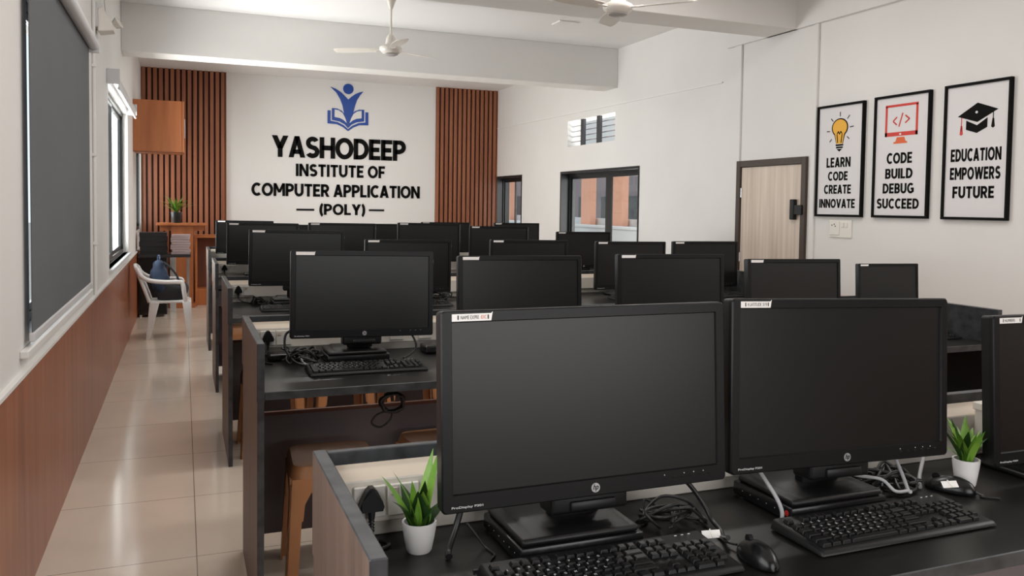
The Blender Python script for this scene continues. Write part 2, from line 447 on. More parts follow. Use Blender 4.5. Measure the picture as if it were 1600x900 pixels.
# beams across and along the ceiling
bm = bmesh.new(); bx(bm, XL, XR, 9.36, 9.72, 2.99, ZC, .004, 1); struct('trim_1', bm, m_wall)
bm = bmesh.new(); bx(bm, XL, XR, 6.03, 6.44, 3.085, ZC, .004, 1); struct('trim_2', bm, m_wall)
bm = bmesh.new(); bx(bm, XR-.035, XR, YR, 7.05, 3.085, ZC, .004, 1); struct('trim_3', bm, m_wall)   # lintel band on the right wall
bm = bmesh.new(); bx(bm, XR-.022, XR, 6.82, 6.93, 0, 3.085, .003, 1); struct('trim_4', bm, m_wall)
bm = bmesh.new(); bx(bm, XR-.022, XR, 5.76, 5.81, 0, 3.085, .003, 1); struct('trim_5', bm, m_wall)
bm = bmesh.new(); hexa(bm, [(XR-.014, 7.14, 2.762), (XR, 7.14, 2.762), (XR, YB-.06, 2.822), (XR-.014, YB-.06, 2.822)],
                       [(XR-.014, 7.14, 2.776), (XR, 7.14, 2.776), (XR, YB-.06, 2.836), (XR-.014, YB-.06, 2.836)])
struct('trim_6', bm, m_white_trim)                                            # thin conduit along the right wall
bm = bmesh.new(); cyl(bm, (XL+.012, 6.42, .86), (XL+.012, 6.42, ZC), .011, n=10)
for z in (1.2, 1.8, 2.4, 3.0): bx(bm, XL, XL+.026, 6.4, 6.44, z, z+.02)
struct('trim_7', bm, m_white_trim)                                            # conduit beside the blind

# slatted timber panels on the back wall
def slats(name, x0, x1, n, lab):
    bm = bmesh.new(); bx(bm, x0, x1, YB-.012, YB, .0, ZC, mi=1)
    p = (x1-x0)/n
    for i in range(n): bx(bm, x0+i*p+.004, x0+i*p+p*.70, YB-.05, YB-.012, 0, ZC, .003, 1, mi=0)
    bx(bm, x1-.012, x1, YB-.052, YB-.0, 0, ZC)
    return tag(struct(name, bm, [m_slat, m_slat_back]), lab)
slats('trim_8', XL+.005, .615, 15, 'brown vertical timber slats on the left of the back wall')
slats('trim_9', 3.91, XR-.003, 14, 'brown vertical timber slats on the right of the back wall')
bm = bmesh.new(); bx(bm, .615, 3.91, YB-.02, YB, 0, ZC, .002, 1); struct('trim_10', bm, m_sign_white)

# ------------------------------------------------------------------ windows and door
def sliding_window(name, lab, x, ys, zs, side, depth=.09, mull=(.5,), fr=.045, st=.035):
    """window across an opening in an x-wall; side=-1 left wall, +1 right wall (frame sits `depth` inside the opening)"""
    (y0, y1), (z0, z1) = ys, zs
    xa = x+side*depth; xb = xa+side*.05; a, b = min(xa, xb), max(xa, xb)
    root = bpy.data.objects.new(name, None); COL.objects.link(root); root.location = (x, (y0+y1)/2, z0)
    tag(root, lab, kind='structure')
    o = Vector(root.location)
    def loc(bm):
        bmesh.ops.translate(bm, vec=-o, verts=bm.verts); return bm
    bm = bmesh.new()
    bx(bm, a, b, y0, y1, z1-fr, z1); bx(bm, a, b, y0, y1, z0, z0+fr)
    bx(bm, a, b, y0, y0+fr, z0+fr, z1-fr); bx(bm, a, b, y1-fr, y1, z0+fr, z1-fr)
    link('window_frame', loc(bm), m_frame_blk, root)
    ycuts = [y0+fr]+[y0+(y1-y0)*f for f in mull]+[y1-fr]
    for i, (p, q) in enumerate(zip(ycuts, ycuts[1:])):
        bm = bmesh.new(); off = side*(.006+.016*(i % 2)); s0, s1 = sorted((xa+off, xa+off+side*.016)); e = .035
        p2 = p-(.02 if i else 0)
        bx(bm, s0, s1, p2, q, z1-fr-e, z1-fr); bx(bm, s0, s1, p2, q, z0+fr, z0+fr+e)
        e1 = st if i else e; e2 = e if i else st; bx(bm, s0, s1, p2, p2+e1, z0+fr+e, z1-fr-e); bx(bm, s0, s1, q-e2, q, z0+fr+e, z1-fr-e)
        sash = link('sash', loc(bm), m_frame_blk, root)
        bm = bmesh.new(); mid = (s0+s1)/2; bx(bm, mid-.002, mid+.002, p2+e, q-e, z0+fr+e, z1-fr-e)
        g = link('glass_pane', loc(bm), m_glass, sash)
    return root, o, loc

sliding_window('window_1', 'near left window behind the lowered grey blind', XL, WIN1[:2], WIN1[2:], -1)
r, o, loc = sliding_window('window_2', 'tall bright window on the left wall with raised blind', XL, WIN2[:2], WIN2[2:], -1, .05, (.45,))
bm = bmesh.new(); bx(bm, XL-.05, XL+.03, WIN2[0]-.03, WIN2[1]+.03, WIN2[2]-.03, WIN2[2], .003, 1); link('window_sill', loc(bm), m_alu, r)
sliding_window('window_3', 'far narrow window on the left wall by the timber slats', XL, WIN3[:2], WIN3[2:], -1, .03, (.5,))
sliding_window('window_7', 'left window behind the viewpoint', XL, WIN0[:2], WIN0[2:], -1, .12)
sliding_window('window_4', 'small black framed window at the far end of the right wall', XR, WIN4[:2], WIN4[2:], 1, .1, (.5,))
sliding_window('window_5', 'wide black framed window on the right wall', XR, WIN5[:2], WIN5[2:], 1, .12, (.46,), .05, .11)
# black reveals of the right windows
for nm, W in (('trim_11', WIN5), ('trim_12', WIN4)):
    bm = bmesh.new(); y0, y1, z0, z1 = W; t = .012
    bx(bm, XR-.006, XR+T+.003, y0-.02, y0+t, z0-.02, z1+.02); bx(bm, XR-.006, XR+T+.003, y1-t, y1+.02, z0-.02, z1+.02)
    bx(bm, XR-.006, XR+T+.003, y0+t, y1-t, z1-t, z1+.02); bx(bm, XR-.006, XR+T+.003, y0+t, y1-t, z0-.02, z0+t)
    struct(nm, bm, m_frame_blk)
# high louvred vent
y0, y1, z0, z1 = VENT
root = bpy.data.objects.new('window_6', None); COL.objects.link(root); root.location = (XR, y0, z0); tag(root, 'high louvred ventilator on the right wall', kind='structure')
bm = bmesh.new()
for f in (.36, .70): bx(bm, .02, .06, (y1-y0)*f-.045, (y1-y0)*f+.045, 0, z1-z0, .003, 1)
link('mullion', bm, m_mull, root)
bm = bmesh.new()
for k in range(1, 5):
    z = (z1-z0)*k/5; cyl(bm, (.075, 0, z), (.075, y1-y0, z), .008, n=8)
link('grille_rods', bm, m_chrome, root)
bm = bmesh.new()
for k in range(4):
    z = (z1-z0)*(k+.5)/4
    hexa(bm, [(.11, .02, z-.035), (.115, .02, z-.035), (.115, y1-y0-.02, z-.035), (.11, y1-y0-.02, z-.035)],
         [(.17, .02, z+.03), (.175, .02, z+.03), (.175, y1-y0-.02, z+.03), (.17, y1-y0-.02, z+.03)])
link('louvre_glass', bm, m_glass, root)
# door
root = bpy.data.objects.new('door_1', None); COL.objects.link(root); root.location = (XR, DOOR[0], 0)
tag(root, 'pale wood grain door with dark frame on the right wall', kind='structure')
dw = DOOR[1]-DOOR[0]; dh = DOOR[3]
bm = bmesh.new(); fr = .06
bx(bm, -.028, .1, 0, fr, 0, dh, .003, 1); bx(bm, -.028, .1, dw-fr, dw, 0, dh, .003, 1); bx(bm, -.028, .1, fr, dw-fr, dh-fr, dh, .003, 1)
link('door_frame', bm, m_door_fr, root)
bm = bmesh.new(); bx(bm, -.008, .03, fr+.004, dw-fr-.004, .006, dh-fr-.004, .002, 1); leaf = link('door_leaf', bm, m_door, root)
bm = bmesh.new(); bx(bm, -.05, -.008, fr+.06, fr+.115, 1.42, 1.60, .008, 2); bx(bm, -.045, -.009, fr-.035, fr+.06, 1.465, 1.55, .004, 1); link('door_lock', bm, m_black, leaf)
bm = bmesh.new()
for z in (.3, 1.0, 1.62): cyl(bm, (-.012, dw-fr-.004, z), (-.012, dw-fr-.004, z+.09), .009, n=10)
link('hinge', bm, m_chrome, leaf)

# ------------------------------------------------------------------ outside
bm = bmesh.new(); bx(bm, -40, 60, -30, 70, -.35, -.16); struct('ground', bm, m_ground)
bm = bmesh.new(); bx(bm, XR+T, 7.0, 4, 24, -.16, 0); tag(struct('trim_13', bm, m_ground), 'corridor floor outside the right windows')
bm = bmesh.new(); bx(bm, 6.58, 6.74, 4, 24, 0, 1.15, .01, 1); bx(bm, 6.56, 6.76, 4, 24, 1.15, 1.2, .01, 1)
tag(link('parapet_wall', bm, m_parapet), 'long white parapet wall outside the right windows', 'parapet')
def pillar(y0, y1, lab, x0=6.80, x1=6.93):
    bm = bmesh.new(); bx(bm, x0, x1, y0, y1, 0, 2.46, .012, 1); bx(bm, x0-.02, x1, y0-.02, y1+.02, 0, .12, .008, 1)
    tag(link('pillar', bm, m_peach), lab, 'pillar', 'corridor pillars outside the right windows')
pillar(13.70, 14.08, 'peach plaster pillar seen through the left pane of the wide right window')
pillar(12.5, 12.97, 'peach plaster pillar seen through the right pane of the wide right window')
pillar(17.72, 18.1, 'peach plaster pillar seen through the small far right window')
bm = bmesh.new(); bx(bm, 6.7, 7.0, 4, 24, 2.46, 3.4); tag(struct('trim_15', bm, m_parapet), 'white eaves beam of the corridor outside')
bm = bmesh.new(); bx(bm, 6.97, 7.1, 4, 24, -.16, 1.31); tag(struct('trim_16', bm, m_parapet), 'white outer kerb of the corridor')
def building(x0, x1, y0, y1, h, m, lab, wins):
    t = thing('building', lab, 'building', ((x0+x1)/2, (y0+y1)/2, -.16)); cx, cy = (x0+x1)/2, (y0+y1)/2
    bm = bmesh.new(); bx(bm, x0-cx, x1-cx, y0-cy, y1-cy, 0, h); bx(bm, x0-cx-.1, x1-cx+.1, y0-cy-.1, y1-cy+.1, h, h+.2); link('wall', bm, m, t)
    for (a, b, z0, z1) in wins:
        bm = bmesh.new(); bx(bm, x0-cx-.06, x0-cx+.02, a-cy, b-cy, z0+.16, z1+.16, .01, 1); link('window', bm, m_dwin, t)
building(12, 20, 18, 34, 7, m_greyb, 'grey building with dark windows beyond the white parapet', [(20.2, 22.0, 1.1, 1.85), (24.0, 24.9, 1.1, 1.85), (22.6, 23.3, 1.1, 1.85), (29, 31, 1.2, 1.9)])
building(9.5, 14, 36, 48, 7, m_pinkb, 'pale pink building far beyond the parapet', [(37, 40, 1.6, 2.0), (42, 45, 1.6, 2.0)])

# ------------------------------------------------------------------ lettering and emblem on the back wall
sign = thing('wall_lettering', 'black wall lettering with blue book emblem on the white back wall', 'sign', (2.3, YB-.02, 1.2))
def bw(): return face_mtx((-2.3, 0, -1.2), '-y')
bold_text('lettering_line', 'YASHODEEP', m_sign_black, bw(), 1.29, 3.395, 2.222, 2.555, .010, sign, .07)
bold_text('lettering_line', 'INSTITUTE OF', m_sign_black, bw(), 1.65, 3.057, 1.93, 2.125, .010, sign, .13)
bold_text('lettering_line', 'COMPUTER APPLICATION', m_sign_black, bw(), .985, 3.64, 1.612, 1.812, .010, sign, .11)
bold_text('lettering_line', '(POLY)', m_sign_black, bw(), 2.015, 2.735, 1.325, 1.50, .010, sign, .12)
bm = bmesh.new(); MT = bw()
bar2(bm, (1.655, 1.403), (1.93, 1.403), .03, MT, .01); link('dash', bm, m_sign_black, sign)
bm = bmesh.new(); bar2(bm, (2.80, 1.408), (3.05, 1.408), .03, MT, .01); link('dash', bm, m_sign_black, sign)
em = lambda pts: [(2.455+(x-658)*.00284, 2.672+(343-y)*.0028) for x, y in pts]
bm = bmesh.new()
body = [(558, 97), (590, 108), (620, 126), (643, 148), (659, 164), (675, 148), (697, 131), (722, 119), (744, 113), (726, 134), (708, 165), (696, 200), (688, 235), (675, 270), (658, 302), (643, 270), (634, 235), (627, 200), (614, 165), (592, 128)]
plate(bm, em(body), MT, .010); plate(bm, [(2.455+u, 2.672+v) for u, v in circ((659-658)*.00284, (343-104)*.0028, .083)], MT, .010)
for mir in (0, 1):
    q = lambda pts: em([((1317-x) if mir else x, y) for x, y in pts])
    plate(bm, q([(544, 231), (561, 231), (561, 290), (600, 295), (635, 312), (658, 332), (658, 343), (630, 322), (595, 307), (544, 305)]), MT, .008)
    plate(bm, q([(568, 217), (597, 218), (622, 229), (642, 250), (652, 276), (658, 302), (658, 326), (640, 306), (610, 291), (568, 284)]), MT, .008)
emb = link('emblem', bm, m_sign_blue, sign)
bm = bmesh.new()
for mir in (0, 1):
    q = lambda pts: em([((1317-x) if mir else x, y) for x, y in pts])
    plate(bm, q([(583, 224), (606, 228), (628, 243), (641, 268), (651, 298), (632, 281), (611, 271), (583, 267)]), MT, .0035, d0=.0085)
link('emblem_page', bm, m_sign_white, emb)

# ------------------------------------------------------------------ posters on the right wall
def poster(yc, zc, wd, ht, lab):
    t = thing('framed_poster', lab, 'poster', (XR-.001, yc, zc), 0, 'framed posters on the right wall')
    fr = .019; bm = bmesh.new(); h, v = wd/2, ht/2
    for a, b, c, d in ((-h, h, v-fr, v), (-h, h, -v, -v+fr), (-h, -h+fr, -v+fr, v-fr), (h-fr, h, -v+fr, v-fr)): bx(bm, -.03, 0, a, b, c, d, .002, 1)
    link('frame', bm, m_sign_black, t)
    bm = bmesh.new(); bx(bm, -.016, -.002, -h+fr, h-fr, -v+fr, v-fr); link('print', bm, m_poster, t)
    return t, face_mtx((-.016, 0, 0), '-x')
def txt(t, MT, body, x0, x1, y0, y1, f): # f: poster pixel box -> local
    a, b = f(x0, y1), f(x1, y0)
    bold_text('lettering_line', body, m_sign_black, MT, a[0], b[0], a[1], b[1], .002, t, .15)
# light bulb poster
t, MT = poster(5.47, 1.916, .531, .922, 'leftmost framed poster, with a yellow light bulb, beside the door')
f = lambda x, y: ((x-228)/223*.531, (452-y)/525*.922)
for b_, x0, x1, y0, y1 in (('LEARN', 167, 280, 437, 483), ('CODE', 176, 269, 503, 545), ('CREATE', 158, 286, 565, 607), ('INNOVATE', 136, 306, 631, 673)): txt(t, MT, b_, x0, x1, y0, y1, f)
F = lambda pts: [f(*p) for p in pts]
def bulb(cx, cy, R, k):
    pts = []
    for i in range(25):
        a = math.radians(-50+280*i/24); pts.append((cx+R*math.cos(a), cy-R*1.12*math.sin(a)))
    return pts + [(cx-14*k, 372), (cx+14*k, 372)] if False else [(cx+16*k-2*(k > 1), 374)]+pts+[(cx-16*k+2*(k > 1), 374)]
bm = bmesh.new(); plate(bm, F(bulb(226, 299, 39, 1.12)), MT, .0015); 
for yy, hw in ((380, 18), (391, 16)): bar2(bm, f(226-hw, yy), f(226+hw, yy), .014, MT, .0015)
plate(bm, F([(213, 398), (239, 398), (226, 411)]), MT, .0015)
for (a, b) in (((226, 226), (226, 247)), ((183, 254), (193, 267)), ((271, 246), (260, 262)), ((163, 312), (178, 313)), ((273, 301), (290, 299)), ((178, 363), (188, 350)), ((271, 355), (261, 343))): bar2(bm, f(*a), f(*b), .0075, MT, .0015)
ic = link('bulb_outline', bm, m_sign_black, t)
bm = bmesh.new(); plate(bm, F(bulb(226, 299, 34, .85)), MT, .001, d0=.0015); link('bulb_glass', bm, m_yellow, ic)
bm = bmesh.new()
for a, b in (((218, 370), (214, 330)), ((234, 370), (238, 330)), ((214, 328), (221, 316)), ((238, 328), (231, 316)), ((221, 318), (226, 330)), ((231, 318), (226, 330))): bar2(bm, f(*a), f(*b), .009, MT, .001, d0=.0025)
link('filament', bm, m_sign_black, ic)
# code poster
t, MT = poster(4.832, 1.92, .532, .928, 'middle framed poster, with a red computer screen')
f = lambda x, y: ((x-523)/263*.532, (430-y)/582*.928); F = lambda pts: [f(*p) for p in pts]
for b_, x0, x1, y0, y1 in (('CODE', 458, 576, 413, 464), ('BUILD', 453, 580, 487, 535), ('DEBUG', 443, 588, 557, 605), ('SUCCEED', 415, 613, 629, 677)): txt(t, MT, b_, x0, x1, y0, y1, f)
bm = bmesh.new()
for a, b, w_ in (((444, 191), (598, 191), .018), ((444, 325), (598, 325), .03), ((449, 191), (449, 335), .02), ((593, 191), (593, 335), .02)): bar2(bm, f(*a), f(*b), w_, MT, .0015)
for a, b in (((500, 245), (482, 264)), ((482, 264), (500, 282)), ((539, 240), (559, 258)), ((559, 258), (539, 276)), ((527, 228), (510, 291))): bar2(bm, f(*a), f(*b), .011, MT, .0015)
ic = link('screen_icon', bm, m_red, t)
bm = bmesh.new(); plate(bm, F([(502, 340), (537, 340), (543, 360), (551, 362), (551, 370), (487, 370), (487, 362), (496, 360)]), MT, .0015); link('screen_icon_stand', bm, m_orange, ic)
bm = bmesh.new(); plate(bm, [f(518+5*math.cos(a*PI/6), 326+5*math.sin(a*PI/6)) for a in range(12)], MT, .001, d0=.0016); link('screen_icon_button', bm, m_poster, ic)
# graduation poster
t, MT = poster(4.185, 1.922, .521, .936, 'rightmost framed poster, with a black graduation cap')
f = lambda x, y: ((x-870)/315*.521, (408-y)/645*.936); F = lambda pts: [f(*p) for p in pts]
for b_, x0, x1, y0, y1 in (('EDUCATION', 751, 988, 394, 454), ('EMPOWERS', 750, 987, 482, 540), ('FUTURE', 766, 962, 572, 628)): txt(t, MT, b_, x0, x1, y0, y1, f)
bm = bmesh.new(); plate(bm, F([(778, 240), (872, 183), (968, 222), (873, 273)]), MT, .0015); plate(bm, F([(820, 262), (872, 288), (920, 256), (920, 300), (872, 324), (820, 305)]), MT, .0015)
bar2(bm, f(946, 230), f(946, 285), .006, MT, .0015); plate(bm, F([(943, 262), (950, 262), (954, 300), (946, 306), (938, 300)]), MT, .0015)
ic = link('cap_icon', bm, m_sign_black, t)
bm = bmesh.new(); bar2(bm, f(797, 246), f(797, 310), .006, MT, .0016); plate(bm, F([(794, 285), (801, 285), (805, 325), (797, 331), (790, 325)]), MT, .0016); link('red_tassel', bm, m_red, ic)
bm = bmesh.new(); plate(bm, [f(869+6*math.cos(a*PI/6), 227+6*math.sin(a*PI/6)) for a in range(12)], MT, .001, d0=.0016); link('cap_button', bm, m_poster, ic)

# switch board under the first poster
t = thing('switch_board', 'white wall switch board below the light bulb poster', 'switch', (XR, 5.45, 1.285))
bm = bmesh.new(); bx(bm, -.012, 0, -.13, .12, 0, .145, .004, 2); link('back_plate', bm, m_socket, t)
bm = bmesh.new(); bx(bm, -.02, -.012, 0, .11, .02, .13, .003, 1); s_ = link('socket_plate', bm, m_socket, t)
bm = bmesh.new()
for a, b in ((.08, .1), (.055, .108), (.042, .092)): cyl(bm, (-.0205, a, b), (-.019, a, b), .006, n=10)
link('socket_hole', bm, m_dark, s_)
bm = bmesh.new()
for a in (-.035, -.075): bx(bm, -.02, -.012, a-.014, a+.014, .085, .12, .002, 1)
link('rocker_switch', bm, m_socket, t)

# ------------------------------------------------------------------ blinds, wall lamp on the left wall
t = thing('roller_blind', 'lowered dark grey roller blind covering the near left window', 'blind', (XL, 4.85, .99))
bm = bmesh.new(); cyl(bm, (.055, -1.18, 1.475), (.055, 1.06, 1.475), .034, n=24); link('roller_tube', bm, m_alu, t, 40)
bm = bmesh.new(); bx(bm, .026, .030, -1.15, 1.05, .0, 1.46); link('blind_fabric', bm, m_blind, t)
bm = bmesh.new(); bx(bm, .018, .038, -1.16, 1.08, -.035, 0, .005, 2); link('bottom_bar', bm, m_alu, t)
for y in (-1.19, 1.07):
    bm = bmesh.new(); bx(bm, 0, .09, y-.008, y+.008, 1.425, 1.515, .003, 1); link('bracket', bm, m_alu, t)
bm = bmesh.new(); bx(bm, XL, XL+.03, 3.6, 6.05, .905, .935, .004, 1); struct('trim_14', bm, m_white_trim)

t = thing('roller_blind', 'raised white roller blind above the bright left window', 'blind', (XL, 8.9, 2.44))
bm = bmesh.new(); cyl(bm, (.06, -1.3, .05), (.06, 1.35, .05), .032, n=20); link('roller_tube', bm, m_alu, t, 40)
bm = bmesh.new(); bx(bm, .085, .09, -1.28, 1.33, -.02, .05); bx(bm, .078, .097, -1.28, 1.33, -.04, -.02, .004, 1); link('blind_fabric', bm, m_alu, t)
for y in (-1.31, 1.36):
    bm = bmesh.new(); bx(bm, 0, .1, y-.01, y+.01, .0, .12, .003, 1); link('bracket', bm, m_alu, t)

t = thing('wall_lamp', 'small white wedge shaped emergency lamp high on the left wall', 'lamp', (XL, 6.72, 2.68))
bm = bmesh.new(); bx(bm, 0, .02, -.09, .11, .03, .2, .004, 1); link('back_plate', bm, m_alu, t)
bm = bmesh.new(); hexa(bm, [(.02, -.08, 0), (.12, -.04, .02), (.12, .10, .02), (.02, .10, 0)], [(.02, -.08, .16), (.05, -.06, .18), (.05, .10, .18), (.02, .10, .16)], .006, 2); link('housing', bm, m_fan, t)
bm = bmesh.new(); lathe(bm, [(0, 0), (.03, .01), (.045, .05), (.04, .052), (0, .03)], 18); o_ = link('lamp_head', bm, m_fan, t, 40); o_.location = (.10, .17, .09); o_.rotation_euler = (.5, .9, .3)
bm = bmesh.new(); tube(bm, [(.03, .1, .18), (.05, .2, .14), (.03, .25, .35), (.006, .27, .6), (.006, .27, .84)], .004, 6); link('wire', bm, m_alu, t, 60)

# ------------------------------------------------------------------ ceiling fans and plate
def fan(loc, ang, lab):
    t = thing('ceiling_fan', lab, 'fan', loc, ang, 'ceiling fans')
    h = ZC-loc[2]
    bm = bmesh.new(); lathe(bm, [(0, -.045), (.045, -.045), (.075, -.035), (.10, -.012), (.105, .008), (.10, .022), (.075, .035), (.055, .04), (.05, .06), (.042, .11), (.025, .135), (0, .137)], 40); link('motor', bm, m_fan, t, 40)
    bm = bmesh.new(); lathe(bm, [(0, -.060), (.04, -.058), (.066, -.046), (.066, -.040), (0, -.04)], 32); link('bottom_cap', bm, m_grey_lens, t, 40)
    bm = bmesh.new(); cyl(bm, (0, 0, .13), (0, 0, h-.06), .011, n=14); link('downrod', bm, m_fan, t, 40)
    bm = bmesh.new(); lathe(bm, [(0, h-.15), (.015, h-.15), (.03, h-.11), (.06, h-.03), (.065, h-.001), (0, h-.001)], 24); link('canopy', bm, m_fan, t, 40)
    for k in range(3):
        bm = bmesh.new(); R = Matrix.Rotation(2*PI*k/3, 4, 'Z'); n = 8
        bx(bm, .085, .19, -.016, .016, -.004, .004, .002, 1)
        top = []
        for i in range(n+1):
            x = .15+.40*i/n; hw = .045+.02*math.sin(PI*min(1, i/n*.9)); 
            if i == n: hw *= .75
            tl = .010
            top.append((x, hw, tl))
        va = [[bm.verts.new((x, s*hw, s*tl+dz)) for s, dz in ((-1, .002), (1, .002), (1, -.002), (-1, -.002))] for x, hw, tl in top]
        for A, B in zip(va, va[1:]):
            for j in range(4): bm.faces.new((A[j], A[(j+1) % 4], B[(j+1) % 4], B[j]))
        bm.faces.new(va[0]); bm.faces.new(va[-1][::-1])
        bmesh.ops.transform(bm, matrix=R, verts=bm.verts); link('blade', bm, m_fan, t)
fan((1.80, 7.85, 2.945), .5, 'white ceiling fan on the left, in front of the far beam')
fan((2.80, 5.26, 2.885), 1.25, 'white ceiling fan on the right, in front of the near beam')
bm = bmesh.new(); bx(bm, 3.68, 3.9, 8.2, 8.42, ZC-.014, ZC, .004, 2)
for a in (3.70, 3.88): cyl(bm, (a, 8.31, ZC-.018), (a, 8.31, ZC-.013), .008, n=8)
tag(link('ceiling_junction_plate', bm, m_white_trim), 'small square white cover plate on the ceiling', 'plate')

# ------------------------------------------------------------------ desk rows
ZD = .85
ROWN = ['front', 'second', 'third', 'fourth', 'back']
ROWS = [dict(f=1.12, b=1.66, x0=.235, x1=3.78), dict(f=3.0, b=3.77, x0=.235, x1=3.79), dict(f=5.0, b=5.83, x0=.235, x1=4.08),
        dict(f=7.02, b=7.80, x0=.235, x1=4.08), dict(f=9.05, b=9.80, x0=.235, x1=4.12)]
def socket_plate(par, x, y, z, holes=True):
    bm = bmesh.new(); bx(bm, x, x+.062, y-.006, y, z, z+.062, .002, 1); s = link('socket_plate', bm, m_socket, par)
    if holes:
        bm = bmesh.new()
        for a, b in ((.031, .046), (.022, .030), (.040, .030)): cyl(bm, (x+a, y-.0063, z+b), (x+a, y-.005, z+b), .0032, n=8)
        link('socket_hole', bm, m_dark, s)
    else:
        bm = bmesh.new(); bx(bm, x+.006, x+.02, y-.0085, y-.006, z+.042, z+.056, .001, 1); link('rocker_switch', bm, m_trunk_top, s)
def desk(i):
    R = ROWS[i]; f, b, x0, x1 = R['f'], R['b'], R['x0'], R['x1']
    t = thing('computer_desk', {0: 'long black topped computer desk of the front row, nearest the viewpoint', 1: 'long black topped computer desk of the second row, with plastic stools under it',
               2: 'long black topped computer desk of the third row', 3: 'long black topped computer desk of the fourth row', 4: 'long computer desk of the back row, nearest the wall lettering'}[i], 'desk', (x0, f, 0), 0, 'rows of computer desks')
    L, D = x1-x0, b-f; th = .023
    bm = bmesh.new(); bx(bm, th, L-th, .004, D-.02, ZD-.03, ZD, .002, 1)
    for p in bm.faces: p.material_index = 1 if p.normal.z < .5 and abs(p.normal.y) > .5 else 0
    bm.normal_update()
    for p in bm.faces: p.material_index = 1 if p.normal.y < -.5 else 0
    link('desktop', bm, [m_desktop, m_edge], t)
    for s in (0, 1):
        a, c = (0, th) if s == 0 else (L-th, L)
        bm = bmesh.new(); bx(bm, a, c, .012, D, 0, ZD-.035, .0015, 1)
        bm.normal_update()
        for p in bm.faces: p.material_index = 1 if p.normal.y < -.5 else (2 if p.normal.x*(1 if s == 0 else -1) > .5 else 0)  # inner faces black: shade under the desk put into the colour
        link('leg_panel', bm, [m_lam, m_edge, m_desktop], t)
        bm = bmesh.new()
        q = bmesh.new(); out = [(0, ZD-.035), (D, ZD-.075), (D, 1.02), (0, 1.02)]
        out = [(-.004, ZD-.03), (D, ZD-.03), (D, 1.02), (-.004, 1.02)]
        bx(bm, a-(.003 if s == 0 else 0), c+(.003 if s else 0), -.004, D, ZD-.034, 1.02, .002, 1); q.free()
        bm.normal_update()
        for p in bm.faces: p.material_index = 1 if (p.normal.y < -.5 or p.normal.z > .5 or p.normal.x*(1 if s == 0 else -1) > .5) else 0
        link('side_wing', bm, [m_lam, m_edge], t)
    bm = bmesh.new(); bx(bm, th, L-th, D-.02, D, ZD-.12, 1.018, .002, 1); link('back_partition', bm, m_edge, t)
    bm = bmesh.new(); bx(bm, th, L-th, D-.018, D-.002, .07, .585); link('modesty_panel', bm, m_mod, t)
    bm = bmesh.new(); bx(bm, th, L-th, D-.021, D, .585, .60); link('edge_strip', bm, m_brown_edge, t)
    # plastic trunking with sockets
    bm = bmesh.new(); ya, yb = D-.022, D-.062
    n = len(bm.faces)
    hexa(bm, [(th+.012, yb, .886), (L-th-.012, yb, .886), (L-th-.012, ya, .886), (th+.012, ya, .886)], [(th+.012, yb+.003, .968), (L-th-.012, yb+.003, .968), (L-th-.012, ya, .994), (th+.012, ya, .994)], .002, 1)
    bm.normal_update()
    for p in bm.faces: p.material_index = 1 if p.normal.z > .5 else 0
    tr = link('cable_trunking', bm, [m_trunk, m_trunk_top], t)
    bm = bmesh.new(); bx(bm, th+.004, L-th-.004, D-.036, D-.022, ZD+.0005, .886, .002, 1); link('skirting_strip', bm, m_trunk, t)
    xs = [.045] if i in (0, 1, 2, 3) else []
    for x in xs:
        socket_plate(tr, x+.02, yb, .897, True); socket_plate(tr, x+.086, yb, .897, False); 
    if i < 3:
        for x in (.62, .75, 1.32, 2.0, 2.75): socket_plate(tr, x, yb, .897, True)
    return t
DESKS = [desk(i) for i in range(5)]

# ------------------------------------------------------------------ monitors
MW, MH, PF = .588, .354, -.06
def rrect(w_, h_, r_, n=5, cx=0, cz=0):
    pts = []
    for sx, sz, a in ((1, 1, 0), (-1, 1, PI/2), (-1, -1, PI), (1, -1, 1.5*PI)):
        for i in range(n): pts.append((cx+sx*(w_/2-r_)+r_*math.cos(a+PI/2*i/(n-1)), cz+sz*(h_/2-r_)+r_*math.sin(a+PI/2*i/(n-1))))
    return pts
def loops(bm, rings, cap0=False, cap1=False, mi=0):
    R = [[bm.verts.new((x, y, z)) for x, z in pts] for pts, y in rings]; n = len(R[0])
    for A, B in zip(R, R[1:]):
        for i in range(n): f = bm.faces.new((A[i], A[(i+1) % n], B[(i+1) % n], B[i])); f.material_index = mi
    if cap0: bm.faces.new(R[0])
    if cap1: bm.faces.new(R[-1])

